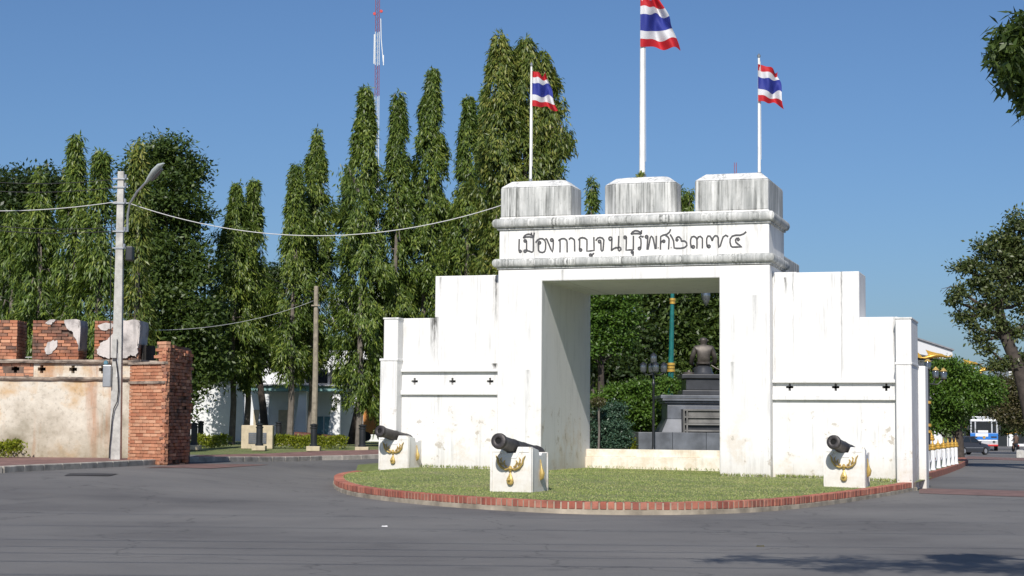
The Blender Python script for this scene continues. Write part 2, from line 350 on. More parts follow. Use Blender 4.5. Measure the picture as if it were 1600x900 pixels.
def leaves(name, P, D, L, W, m, parent=None, sideup=None):
    n = len(P); D = D / np.linalg.norm(D, axis=1, keepdims=True)
    r = rng.normal(size=(n, 3)) if sideup is None else rng.normal(size=(n, 3)) * .6 + sideup
    S = np.cross(D, r); S /= np.linalg.norm(S, axis=1, keepdims=True) + 1e-9
    Nn = np.cross(S, D)
    L = (np.full(n, L) * rng.uniform(.7, 1.25, n))[:, None]; W = (np.full(n, W) * rng.uniform(.75, 1.2, n))[:, None]
    V = np.empty((n, 4, 3)); V[:, 0] = P; V[:, 1] = P + D * L * .45 + S * W / 2 + Nn * L * .06; V[:, 2] = P + D * L; V[:, 3] = P + D * L * .45 - S * W / 2 + Nn * L * .06
    me = quick_mesh(name, V.reshape(-1, 3), np.arange(4 * n).reshape(n, 4), m)
    o = bpy.data.objects.new(name, me); COL.objects.link(o)
    if parent: o.parent = parent
    return o
def rdir(n):
    d = rng.normal(size=(n, 3)); return d / np.linalg.norm(d, axis=1, keepdims=True)
LETTERS = [
  [[(-10.38,6.898),(-10.386,6.735),(-10.387,6.58),(-10.369,6.523),(-10.332,6.519),(-10.313,6.553),(-10.34,6.579),(-10.367,6.565)]],
  [[(-10.173,6.843),(-10.179,6.824),(-10.196,6.813),(-10.217,6.813),(-10.234,6.825),(-10.241,6.845),(-10.234,6.864),(-10.217,6.875),(-10.196,6.874),(-10.179,6.862),(-10.173,6.843)],[(-10.165,6.843),(-10.162,6.73),(-10.164,6.617),(-10.149,6.574)],[(-10.171,6.549),(-10.177,6.53),(-10.194,6.519),(-10.215,6.519),(-10.232,6.531),(-10.238,6.551),(-10.232,6.57),(-10.215,6.581),(-10.194,6.581),(-10.177,6.568),(-10.171,6.549)],[(-10.166,6.567),(-10.09,6.551),(-10.001,6.517),(-9.965,6.548),(-9.962,6.781),(-9.967,6.908)],[(-10.262,6.923),(-10.225,6.986),(-10.167,7.024),(-10.093,7.032),(-10.02,7.008),(-9.968,6.965)],[(-10.254,6.93),(-10.181,6.953),(-10.078,6.956),(-9.96,6.929)],[(-10.023,7.072),(-10.022,7.009)],[(-9.936,7.07),(-9.96,6.929)]],
  [[(-9.897,6.787),(-9.842,6.856),(-9.769,6.896),(-9.696,6.894),(-9.63,6.85),(-9.6,6.758),(-9.603,6.603),(-9.628,6.526),(-9.693,6.5),(-9.767,6.516),(-9.811,6.566),(-9.819,6.693),(-9.82,6.778)],[(-9.748,6.779),(-9.754,6.759),(-9.772,6.747),(-9.794,6.748),(-9.811,6.76),(-9.818,6.78),(-9.812,6.8),(-9.794,6.812),(-9.772,6.811),(-9.755,6.799),(-9.748,6.779)]],
  [[(-9.605,6.902),(-9.564,6.863),(-9.505,6.727),(-9.446,6.585),(-9.398,6.507),(-9.384,6.598),(-9.376,6.724),(-9.377,6.851)],[(-9.385,6.848),(-9.392,6.827),(-9.41,6.814),(-9.434,6.815),(-9.453,6.828),(-9.46,6.85),(-9.453,6.871),(-9.434,6.884),(-9.411,6.884),(-9.392,6.87),(-9.385,6.848)]],
  [[(-9.229,6.823),(-9.185,6.853),(-9.127,6.879),(-9.054,6.878),(-8.989,6.834),(-8.974,6.77),(-8.97,6.49)],[(-9.182,6.846),(-9.177,6.677),(-9.18,6.495)]],
  [[(-8.924,6.853),(-8.866,6.894),(-8.815,6.878),(-8.764,6.835),(-8.757,6.765),(-8.752,6.513)]],
  [[(-8.645,6.825),(-8.595,6.88),(-8.53,6.892),(-8.458,6.876),(-8.4,6.833),(-8.395,6.728),(-8.399,6.511),(-8.291,6.516),(-8.19,6.527),(-8.194,6.723),(-8.2,6.897)],[(-8.609,6.852),(-8.608,6.691),(-8.615,6.551)],[(-8.547,6.547),(-8.553,6.528),(-8.57,6.517),(-8.59,6.517),(-8.607,6.53),(-8.613,6.549),(-8.607,6.567),(-8.591,6.579),(-8.57,6.578),(-8.554,6.566),(-8.547,6.547)],[(-8.261,6.397),(-8.267,6.379),(-8.283,6.368),(-8.303,6.368),(-8.319,6.38),(-8.325,6.398),(-8.319,6.416),(-8.303,6.427),(-8.283,6.426),(-8.268,6.415),(-8.261,6.397)],[(-8.187,6.444),(-8.226,6.424),(-8.273,6.32)]],
  [[(-8.141,6.798),(-8.091,6.866),(-8.02,6.886),(-7.948,6.863),(-7.908,6.806),(-7.919,6.674),(-7.932,6.521),(-7.964,6.501),(-7.99,6.536),(-7.996,6.746)],[(-7.998,6.771),(-8.004,6.75),(-8.022,6.738),(-8.044,6.739),(-8.062,6.752),(-8.069,6.772),(-8.063,6.793),(-8.045,6.805),(-8.023,6.804),(-8.005,6.791),(-7.998,6.771)]],
  [[(-7.676,6.842),(-7.685,6.816),(-7.708,6.8),(-7.736,6.801),(-7.759,6.818),(-7.768,6.844),(-7.759,6.87),(-7.736,6.886),(-7.708,6.885),(-7.685,6.868),(-7.676,6.842)],[(-7.678,6.849),(-7.683,6.71),(-7.692,6.502)],[(-7.689,6.513),(-7.633,6.556),(-7.561,6.589),(-7.49,6.573)],[(-7.484,6.913),(-7.488,6.747),(-7.497,6.58),(-7.497,6.525),(-7.461,6.496),(-7.419,6.53),(-7.426,6.572),(-7.462,6.6),(-7.497,6.58)]],
  [[(-7.267,6.869),(-7.273,6.849),(-7.29,6.838),(-7.311,6.838),(-7.328,6.851),(-7.335,6.87),(-7.329,6.89),(-7.312,6.901),(-7.29,6.901),(-7.273,6.888),(-7.267,6.869)],[(-7.264,6.873),(-7.265,6.699),(-7.274,6.512),(-7.165,6.517),(-7.063,6.521),(-7.064,6.902)],[(-7.067,6.448),(-7.073,6.431),(-7.088,6.421),(-7.106,6.421),(-7.121,6.432),(-7.127,6.449),(-7.121,6.466),(-7.106,6.477),(-7.088,6.476),(-7.073,6.465),(-7.067,6.448)],[(-7.066,6.452),(-7.073,6.342)]],
  [[(-7.138,6.953),(-7.089,7.014),(-7.018,7.046),(-6.94,7.037),(-6.869,7.001),(-6.841,6.949)],[(-7.131,6.952),(-7.053,6.968),(-6.94,6.965),(-6.841,6.949)],[(-6.834,7.055),(-6.841,6.949)],[(-6.86,6.548),(-6.866,6.529),(-6.883,6.517),(-6.904,6.518),(-6.921,6.53),(-6.928,6.55),(-6.921,6.569),(-6.904,6.581),(-6.883,6.58),(-6.866,6.568),(-6.86,6.548)],[(-6.857,6.544),(-6.847,6.689),(-6.855,6.814),(-6.904,6.863),(-6.855,6.892),(-6.813,6.871),(-6.773,6.883)]],
  [[(-6.657,6.866),(-6.664,6.846),(-6.682,6.834),(-6.704,6.835),(-6.721,6.848),(-6.728,6.868),(-6.721,6.888),(-6.704,6.901),(-6.682,6.9),(-6.664,6.887),(-6.657,6.866)],[(-6.657,6.864),(-6.664,6.726),(-6.678,6.519),(-6.65,6.518),(-6.622,6.642),(-6.587,6.834),(-6.552,6.882),(-6.517,6.846),(-6.481,6.707),(-6.446,6.527),(-6.421,6.527),(-6.418,6.885)]],
  [[(-6.373,6.553),(-6.353,6.551)]],
  [[(-6.012,7.06),(-6.047,6.978),(-6.124,6.919),(-6.222,6.901),(-6.292,6.868),(-6.296,6.716),(-6.299,6.503)],[(-6.174,6.73),(-6.18,6.712),(-6.196,6.702),(-6.215,6.702),(-6.23,6.713),(-6.236,6.731),(-6.23,6.749),(-6.215,6.76),(-6.196,6.759),(-6.18,6.748),(-6.174,6.73)],[(-6.292,6.675),(-6.271,6.723),(-6.233,6.742)],[(-6.152,6.892),(-6.089,6.849),(-6.057,6.793),(-6.061,6.669),(-6.072,6.504)]],
  [[(-6.008,6.551),(-5.988,6.549)]],
  [[(-6.026,6.916),(-5.97,6.825),(-5.931,6.735),(-5.921,6.624),(-5.914,6.542),(-5.859,6.527),(-5.733,6.524),(-5.613,6.548),(-5.557,6.602),(-5.564,6.67),(-5.613,6.72),(-5.682,6.728),(-5.71,6.715),(-5.724,6.784),(-5.761,6.833),(-5.803,6.848),(-5.852,6.815),(-5.866,6.754),(-5.831,6.725),(-5.803,6.759),(-5.831,6.784)]],
  [[(-5.347,6.555),(-5.354,6.535),(-5.371,6.523),(-5.393,6.524),(-5.41,6.537),(-5.416,6.557),(-5.41,6.577),(-5.392,6.589),(-5.371,6.589),(-5.354,6.576),(-5.347,6.555)],[(-5.382,6.521),(-5.434,6.551),(-5.457,6.654),(-5.452,6.764),(-5.418,6.831),(-5.362,6.846),(-5.307,6.815),(-5.279,6.759),(-5.277,6.649),(-5.279,6.506)],[(-5.277,6.759),(-5.238,6.826),(-5.182,6.841),(-5.127,6.789),(-5.125,6.646),(-5.128,6.509)]],
  [[(-4.911,6.558),(-4.918,6.538),(-4.935,6.526),(-4.956,6.527),(-4.973,6.54),(-4.98,6.56),(-4.973,6.58),(-4.956,6.592),(-4.935,6.591),(-4.918,6.579),(-4.911,6.558)],[(-4.955,6.518),(-4.996,6.56),(-5.01,6.67),(-5.006,6.779),(-4.969,6.847),(-4.914,6.838),(-4.879,6.783),(-4.855,6.707)],[(-4.855,6.707),(-4.824,6.795),(-4.776,6.848),(-4.721,6.84),(-4.687,6.785),(-4.687,6.635),(-4.673,6.518),(-4.632,6.565),(-4.591,6.7),(-4.55,6.808),(-4.481,6.854),(-4.413,6.812)]],
  [[(-3.921,6.934),(-3.99,6.875),(-4.085,6.844),(-4.208,6.847),(-4.303,6.822),(-4.358,6.749),(-4.365,6.654),(-4.338,6.558),(-4.297,6.523),(-4.168,6.524),(-4.038,6.526),(-4.127,6.587),(-4.201,6.65),(-4.215,6.718),(-4.187,6.758),(-4.126,6.763),(-4.106,6.722),(-4.14,6.696),(-4.167,6.728)]],
]
# ================================================================== GROUND
def grid_sheet(name, xs, ys, m, keep=None, dz=0.0, kind='structure'):
    V = []; idx = {}; Fc = []
    for i, x in enumerate(xs):
        for j, y in enumerate(ys): V.append((x, y, gz(x, y) + dz))
    ny = len(ys)
    for i in range(len(xs) - 1):
        for j in range(ny - 1):
            cx, cy = (xs[i] + xs[i + 1]) / 2, (ys[j] + ys[j + 1]) / 2
            if keep is None or keep(cx, cy): Fc.append((i * ny + j, (i + 1) * ny + j, (i + 1) * ny + j + 1, i * ny + j + 1))
    used = sorted({k for f in Fc for k in f}); mp = {k: q for q, k in enumerate(used)}
    me = bpy.data.meshes.new(name); me.from_pydata([V[k] for k in used], [], [tuple(mp[k] for k in f) for f in Fc]); me.materials.append(m)
    o = bpy.data.objects.new(name, me); COL.objects.link(o); o['kind'] = kind; return o
def ar(a, b, s): return list(np.arange(a, b + 1e-6, s))
gxs = [-1500, -500, -200, -100, -60] + ar(-34, 30, 1.0) + ar(33, 60, 3) + [75, 100, 150, 300, 700, 1500]
gys = [-300, -60, -20, 0] + ar(5, 30, 2.5)[1:-1] + ar(30, 90, 1.0) + ar(95, 200, 5) + [230, 300, 500, 900, 1800]
grid_sheet('ground', gxs, gys, M['turf'])
def on_road(x, y):
    if y < 46: return True
    if y < 66 and x < 4: return True
    return x > 13 + (y - 60) * .18 and y < 300
rxs = [-60] + ar(-34, 30, 1.0) + ar(33, 60, 3) + [75, 100]
rys = [-40, -20, 0] + ar(5, 30, 2.5)[1:-1] + ar(30, 90, 1.0) + ar(95, 200, 5) + [230, 300]
grid_sheet('road', rxs, rys, M['asphalt'], on_road, .012)
def patch(name, poly, m, dz=.020, nsub=24):
    """quad patch given by 4 ground points, following the ground"""
    a, b_, c, d = [Vector((p[0], p[1], 0)) for p in poly]; V = []; Fc = []
    for i in range(nsub + 1):
        for j in range(7):
            s, t_ = i / nsub, j / 6; p = a.lerp(b_, s).lerp(d.lerp(c, s), t_); V.append((p.x, p.y, gz(p.x, p.y) + dz))
    for i in range(nsub):
        for j in range(6): Fc.append((i * 7 + j, (i + 1) * 7 + j, (i + 1) * 7 + j + 1, i * 7 + j + 1))
    me = bpy.data.meshes.new(name); me.from_pydata(V, [], Fc); me.materials.append(m)
    o = bpy.data.objects.new(name, me); COL.objects.link(o); o['kind'] = 'structure'; return o
patch('road_patch', [gp(100, 745), gp(170, 745), gp(185, 741.5), gp(110, 741)], M['patch'])
patch('paved_strip', [gp(1436, 772), gp(1640, 779), gp(1640, 769), gp(1436, 764)], M['redstrip'])
patch('paved_strip', [gp(225, 732), gp(330, 733), gp(420, 727), gp(300, 726)], M['redstrip'])
patch('paved_strip', [gp(1500, 717), gp(1640, 722), gp(1640, 718), gp(1512, 713)], M['redstrip'])

# pavements: raised slab with a concrete kerb in front
def pavement(outer, inner, m, h=.14, kw=.22, kerb_h=None):
    V = []; Fc = []; n = len(outer)
    for a, b_ in zip(outer, inner):
        for k in range(5):
            t_ = k / 4; x = a[0] + (b_[0] - a[0]) * t_; y = a[1] + (b_[1] - a[1]) * t_; V.append((x, y, gz(x, y) + h))
    for i in range(n - 1):
        for k in range(4): Fc.append((i * 5 + k, (i + 1) * 5 + k, (i + 1) * 5 + k + 1, i * 5 + k + 1))
    me = bpy.data.meshes.new('pavement'); me.from_pydata(V, [], Fc); me.materials.append(m)
    o = bpy.data.objects.new('pavement', me); COL.objects.link(o); o['kind'] = 'structure'
    # kerb stones, one by one
    L = []
    pts = [Vector((p[0], p[1], 0)) for p in outer]
    for i in range(n - 1):
        d = pts[i + 1] - pts[i]; ln = d.length; k = max(1, round(ln / 1.0)); dn = d / ln
        nrm = Vector((inner[i][0] - outer[i][0], inner[i][1] - outer[i][1], 0)); nrm = (nrm - dn * nrm.dot(dn)).normalized()
        for q in range(k):
            p0 = pts[i] + dn * (ln * q / k + .008); p1 = pts[i] + dn * (ln * (q + 1) / k - .008)
            z0 = gz(p0.x, p0.y); z1 = gz(p1.x, p1.y); b = MB()
            A, B = -nrm * .1, nrm * (kw - .1)
            bot = [(p0.x + A.x, p0.y + A.y, z0 - .2), (p1.x + A.x, p1.y + A.y, z1 - .2), (p1.x + B.x, p1.y + B.y, z1 - .2), (p0.x + B.x, p0.y + B.y, z0 - .2)]
            top = [(x, y, (z0 if e in (0, 3) else z1) + h + .02) for e, (x, y, _) in enumerate(bot)]
            b.hull8(bot, top); s = b.build('kerb_stone', M['curbc'], o, bevel=.018, seg=1)
    return o
WY = 52.6                                            # the old wall's face
c0 = [gp(-120, 747), gp(0, 740), gp(120, 733.5), gp(240, 727)]
outer = [(p.x, p.y) for p in c0]
pavement(outer, [(-22, WY + .3), (-16.5, WY + .3), (-13.5, WY + .3), (-10.6, WY - .6)], M['redpave'], .15)
c1 = [gp(285, 723), gp(330, 722), gp(400, 721.5), gp(500, 719.5), gp(590, 717), gp(640, 715)]
outer2 = [(p.x, p.y) for p in c1]
inner2 = [(x - .4, y + 5.2) for x, y in outer2]
pavement(outer2, inner2, M['redpave'], .15)

# ================================================================== THE GATE   (local x along the facade, y = depth, z up)
O = Vector((10.07, 45.4, 0)); GA = -R(17.9)
ux = Vector((math.cos(GA), math.sin(GA), 0)); wx = Vector((-math.sin(GA), math.cos(GA), 0))
def G(u_, w, z=0): return O + ux * u_ + wx * w + Vector((0, 0, z))
gate = empty('city_gate', O, GA, 'white city gate with three merlons and Thai lettering over a square passage', 'city gate')
T = 5.2
def gb(name, x0, x1, y0, y1, z0, z1, m, bevel=.03, parent=gate):
    return MB().box(x0, x1, y0, y1, z0, z1).build(name, m, parent, bevel=bevel)
# passage piers as separate masses, lintel spanning them
MB().prism([(-11.0, -.1), (-9.7, -.1), (-9.7, 5.69), (-4.66, 5.69), (-4.66, -.1), (-3.28, -.1), (-3.28, 6.03), (-11.0, 6.03)], 0, T).build('passage_block', M['white'], gate, bevel=.03)
gb('roof_slab', -10.98, -3.3, 2.55, T + .3, 6.03, 6.52, M['weathered'], .04)
gb('attic', -10.98, -3.3, .02, 2.6, 6.03, 7.53, M['attic'], .03)
def moulding(zc, r, name='moulding'):
    prof = []
    for k in range(9):
        a = -math.pi / 2 + math.pi * k / 8; prof.append((.06 + r * .8 * math.cos(a), zc + r * math.sin(a)))
    prof = [(0, zc - r - .045), (.05, zc - r - .045), (.05, zc - r)] + prof + [(0, zc + r + .0)]
    rings = []
    for x, y, sx, sy in ((-10.98, 2.6, -1, 1), (-10.98, .02, -1, -1), (-3.3, .02, 1, -1), (-3.3, 2.6, 1, 1)):
        rings.append([(x + sx * p, y + sy * p * (1 if sy < 0 else 0), z) for p, z in prof])
    return MB().loft(rings, True, True).build(name, M['weathered'], gate, smooth=True)
moulding(6.215, .125); moulding(7.345, .135)
# merlons with chamfered caps
def merlon(poly, cx, cy, ch=.25):
    """poly = plan outline; the cap is a hipped chamfer"""
    z0, z1, z2 = 7.53, 8.37, 8.58
    def ring(z, k, g=0):
        out = []
        for x, y in poly:
            dx, dy = cx - x, cy - y
            sx = ch * k / max(abs(dx), .01) if abs(dx) > ch else k * .5; sy = ch * k / max(abs(dy), .01) if abs(dy) > ch else k * .5
            out.append((x + dx * min(sx, .9) - math.copysign(g, dx), y + dy * min(sy, .9) - math.copysign(g, dy), z))
        return out
    o = MB().loft([ring(z0, 0), ring((z0 + z1) / 2, 0), ring(z1, 0)], True, True).build('merlon', M['weathered'], gate, bevel=.03)
    MB().loft([ring(z1 + .002, 0, .008), ring(z2 - .04, .8, .0), ring(z2, 1.0, 0)], True, True).build('merlon_cap', M['cap'], o, bevel=.03)
merlon([(-10.95, .03), (-8.95, .03), (-8.88, .10), (-8.88, 1.15), (-10.95, 1.15)], -9.9, .6)
merlon([(-7.58, .03), (-6.02, .03), (-5.88, .20), (-5.88, .75), (-6.1, 1.1), (-7.6, 1.1), (-7.98, .75), (-7.98, .36)], -6.85, .58, .30)
merlon([(-5.34, .03), (-3.36, .03), (-3.32, .07), (-3.32, 2.57), (-5.34, 2.57)], -4.33, 1.3)
# lettering, one painted glyph each
for g_ in LETTERS:
    b = MB()
    for st in g_: b.ribbon(st, .043, .004, .019)
    o = MB.build(b, 'letter', M['ink'], gate)
# wings
def slab_with_crosses(x0, x1, z0, z1, y0, yd, crosses, arm, th, m, zc):
    xs = sorted({x0, x1} | {c + d for c in crosses for d in (-arm, -th, th, arm)}); zs = sorted({z0, z1} | {zc + d for d in (-arm, -th, th, arm)})
    b = MB()
    def hole(x, z):
        for c in crosses:
            if (abs(x - c) < arm and abs(z - zc) < th) or (abs(x - c) < th and abs(z - zc) < arm): return True
        return False
    for i in range(len(xs) - 1):
        for j in range(len(zs) - 1):
            a, c, d, e = xs[i], xs[i + 1], zs[j], zs[j + 1]; mx, mz = (a + c) / 2, (d + e) / 2
            if not hole(mx, mz): b.add([(a, y0, d), (c, y0, d), (c, y0, e), (a, y0, e)], [(0, 1, 2, 3)])
            else:
                for (nx, nz, q) in ((-1, 0, [(a, d), (a, e)]), (1, 0, [(c, d), (c, e)]), (0, -1, [(a, d), (c, d)]), (0, 1, [(a, e), (c, e)])):
                    if not hole(mx + nx * (c - a) / 2 + nx * .001, mz + nz * (e - d) / 2 + nz * .001):
                        (p, q1), (r_, s_) = q; b.add([(p, y0, q1), (r_, y0, s_), (r_, yd, s_), (p, yd, q1)], [(0, 1, 2, 3)])
    bm_o = b.build('niche_band', m, gate)
    return bm_o
def wing(x0, x1, zb, crosses, zc, bt, bb, inner, outer, side):
    # x0..x1 wall between block and pillar; bt/bb = band top and bottom
    y0, y1 = .42, 1.9
    gb('wing_wall', x0, x1, y0, y1, -.1, bb, M['white'], .0)
    gb('ledge', x0, x1, y0 - .10, y0 + .2, bb, bb + .13, M['white'], .015); 
    slab_with_crosses(x0, x1, bb + .13, bt - .09, y0 + .02, y0 + .5, crosses, .10, .032, M['white'], zc)
    gb('wing_core', x0, x1, y0 + .5, y1, bb, bt, M['dark'], 0)  # core coloured near black to paint the shade inside the cross slots
    gb('ledge', x0, x1, y0 - .10, y0 + .2, bt - .09, bt, M['white'], .015)
    xi0, xi1, zi = inner; xo0, xo1, zo = outer
    gb('wing_wall', xi0, xi1, y0, y1, bt, zi, M['white'], .02)
    gb('wing_wall', xo0, xo1, y0 + .03, y1 - .03, bt, zo, M['white'], .02)
wing(-3.28, .05, .3, (-2.83, -1.60, -.27), 2.73, 2.93, 2.38, (-3.28, -1.44, 5.83), (-1.40, .05, 4.60), 1)
gb('wing_wall', -1.44, -.95, .40, 1.92, 2.93, 5.83, M['white'], .02)
gb('wing_wall', -3.27, -2.62, .405, 1.915, 2.93, 5.845, M['white'], .02)
wing(-14.05, -11.0, .4, (-13.66, -12.5, -11.36), 2.89, 3.25, 2.50, (-13.05, -11.0, 5.93), (-14.05, -13.05, 4.72), -1)
# end pillars: taller upper shaft, wider lower shaft, raised border
def pillar(x0, x1, ztop, zst):
    gb('pillar', x0, x1, 0, 2.1, -.1, zst, M['white'], .025); gb('pillar', x0 + (.0 if x0 > -5 else .08), x1, .04, 2.04, zst, ztop, M['white'], .025)
    gb('pillar_collar', x0 - .02, x1 + .02, -.02, 2.12, zst - .03, zst + .035, M['white'], .01)
    gb('pillar_collar', x0 + (-.02 if x0 > -5 else .06), x1 + .02, .02, 2.07, ztop - .05, ztop, M['cap'], .01)
    b = MB()
    for xa in (x0 + .03, x1 - .07): b.box(xa, xa + .04, -.02, .001, .3, zst - .04)
    b.build('pillar_border', M['white'], gate)
pillar(.02, .43, 4.56, 3.34); pillar(-14.56, -14.04, 4.72, 3.5)
gb('buttress', .14, .62, 2.1, 3.0, -.1, 3.35, M['white'], .03)
thr = MB().box(-9.7, -4.66, T - .55, T - .05, -.1, .72).box(-9.7, -4.66, T - .45, T - .05, .72, .95).build('threshold_wall', M['cill'], gate, bevel=.015)

# flagpoles and flags -------------------------------------------------
def flag(pole, w, h, ztop, seed, droop, tail):
    """five stripes of cloth, each its own part; x away from the pole"""
    bands = [(0, 1/6, 'fr'), (1/6, 1/3, 'fw'), (1/3, 2/3, 'fb'), (2/3, 5/6, 'fw'), (5/6, 1, 'fr')]
    nx = 26
    def pt(s, t_):
        ww = w * (tail[0] + (tail[1] - tail[0]) * t_)
        x = ww * s; z = -h * t_ - droop * s * (1.0 - .25 * t_) * h + .05 * h * math.sin(7 * s + 3 * t_ + seed) * s
        y = .24 * w * math.sin(7.5 * s + 3.0 * t_ + seed) * s ** .6 + .10 * w * math.sin(15 * s - 5 * t_ + seed * 2) * s + .25 * w * s
        z += .05 * h * math.sin(11 * s + 5 * t_ + seed * 3) * s + .045 * h * math.sin(5 * s - 7 * t_ + seed) * s
        x = x - .04 * w * math.sin(9 * t_ + seed) * s
        return (x, y, z)
    root = empty('flag', pole, 0)
    for a, b_, k in bands:
        nt_ = max(3, round((b_ - a) * 24)); V = []; Fc = []
        for i in range(nx + 1):
            for j in range(nt_ + 1): V.append(pt(i / nx, a + (b_ - a) * j / nt_))
        for i in range(nx):
            for j in range(nt_): Fc.append((i * (nt_ + 1) + j, (i + 1) * (nt_ + 1) + j, (i + 1) * (nt_ + 1) + j + 1, i * (nt_ + 1) + j + 1))
        mb = MB().add(V, Fc); mb.build('stripe', M[k], root, smooth='all')
    return root
def flagpole(p, z0, z1, r, label, rope=True):
    e = empty('flagpole', (p.x, p.y, z0), 0, label, 'flagpole', 'flagpoles on the gate')
    MB().tube([(0, 0, 0), (0, 0, (z1 - z0) * .6), (0, 0, z1 - z0)], [r, r * .85, r * .7], 10).build('shaft', M['pole'], e, smooth=True)
    MB().lathe([(.001, 0), (r, .03), (r * 1.1, .08), (.001, .14)], (0, 0, z1 - z0), 10).build('finial', M['steel'], e, smooth=True)
    MB().lathe([(r * 2.2, 0), (r * 2.2, .05), (r * 1.3, .07), (r * 1.3, .14)], (0, 0, 0), 12).build('base_collar', M['steel'], e)
    MB().tube([(r * 1.15, -.02, .5), (r * .9, -.02, z1 - z0 - .1)], .006, 5).build('halyard', M['wire'], e)
    return e
def on_w(px, w):                                  # point of the roof line seen at bearing px, at depth w
    lo, hi = -14.0, 0.0
    for _ in range(40):
        m_ = (lo + hi) / 2; q = G(m_, w, 8.5); v_ = np.array(q) - np.array([0, 0, EYE]); x_ = 800 + F * (v_ @ rt) / (v_ @ fw)
        lo, hi = (m_, hi) if x_ < px else (lo, m_)
    return G(lo, w)
pL = on_w(829, .6); pC = on_w(1003.5, .55); pR = on_w(1186.5, 1.0)
flagpole(pL, 8.55, 11.95, .040, 'slim white flagpole on the left merlon')
flagpole(pC, 8.55, 14.9, .085, 'thick white flagpole on the middle merlon')
flagpole(pR, 8.55, 11.9, .045, 'slim white flagpole on the right merlon')
for nm, p, y0, wd, hh, sd_, dr, tail, lab in (('L', (833, 112), 0, .74, 1.02, 1.0, .06, (.55, .98), 'crumpled red, white and blue Thai flag on the left slim pole'),
                              ('C', (1000, -2), 0, 1.13, 1.40, 2.1, -.03, (.52, 1.0), 'large red, white and blue Thai flag at the frame top on the thick pole'),
                              ('R', (1183, 101), 0, .72, 1.04, .4, .13, (.85, .98), 'red, white and blue Thai flag on the right slim pole')):
    base = {'L': pL, 'C': pC, 'R': pR}[nm]; q = at(p[0], p[1], base.y)
    f = flag(Vector((base.x + {'L': .03, 'C': -.07, 'R': -.04}[nm], base.y - .09, q.z)), wd, hh, 0, sd_, dr, tail)
    tag(f, lab, 'flag', 'Thai flags over the gate')

# small weed on the middle merlon at the foot of the pole
P = np.tile(np.array(pC + Vector((-.06, -.12, 8.58))), (90, 1)) + rng.normal(size=(90, 3)) * .05; D = rdir(90); D[:, 2] = abs(D[:, 2])
tag(leaves('weed', P, D, .14, .05, M['mastg']), 'small green weed at the foot of the middle flagpole', 'plant')

# ================================================================== GRASS ISLAND with brick kerb
def arc_pts():
    A = [(.45, .6), (.35, -.3), (.2, -2.5), (-.1, -5.5), (-.45, -8.6), (-.95, -11.6), (-1.7, -13.8), (-2.9, -15.1), (-4.3, -15.45), (-5.7, -14.95), (-7.4, -13.85), (-9.3, -12.1), (-11.0, -10.0), (-12.6, -7.3), (-13.9, -4.6), (-15.0, -1.9), (-15.9, 1.2), (-16.4, 4.2), (-16.2, 7.0)]
    # Catmull-Rom
    out = []
    for i in range(len(A) - 1):
        p0 = A[max(i - 1, 0)]; p1 = A[i]; p2 = A[i + 1]; p3 = A[min(i + 2, len(A) - 1)]
        for k in range(10):
            t_ = k / 10; out.append(tuple(.5 * ((2 * p1[q]) + (-p0[q] + p2[q]) * t_ + (2 * p0[q] - 5 * p1[q] + 4 * p2[q] - p3[q]) * t_ ** 2 + (-p0[q] + 3 * p1[q] - 3 * p2[q] + p3[q]) * t_ ** 3) for q in (0, 1)))
    out.append(A[-1]); return out
front = arc_pts()
def wall_z(u_): return .27 + (.43 - .27) * min(1, max(0, -u_ / 14))
def kerb_z(u_, w): P = G(u_, w); return gz(P.x, P.y) + .235
back = [(-12, 8.5), (-6, 8.8), (-1, 7.5), (.6, 4.5), (.62, 2.5)]
outline = front + back
cen = (-7.3, -3.0)
V = []; Fc = []; nr = 26; no = len(outline)
for k in range(nr + 1):
    s = k / nr
    for (u_, w) in outline:
        U, W = cen[0] + (u_ - cen[0]) * s, cen[1] + (w - cen[1]) * s
        P = G(U, W); t_ = sm((1 - s) * 3.2) if w < 2 else 1
        z = kerb_z(u_, w) - .012 + (max(wall_z(U) * sm((W + 12) / 12) + .23 * (1 - sm((W + 12) / 12)), .2) + .012 - kerb_z(u_, w)) * t_
        V.append((P.x, P.y, z))
for k in range(nr):
    for i in range(no):
        j = (i + 1) % no; Fc.append((k * no + i, k * no + j, (k + 1) * no + j, (k + 1) * no + i))
isl = MB().add(V, Fc).build('grass_island', M['turf'], smooth='all'); tag(isl, kind='structure')
from mathutils.bvhtree import BVHTree
bvh = BVHTree.FromPolygons([Vector(v_) for v_ in V], Fc)
def isl_z(u_, w):
    P = G(u_, w, 5); h = bvh.ray_cast(P, Vector((0, 0, -1))); return h[0].z if h[0] else .25
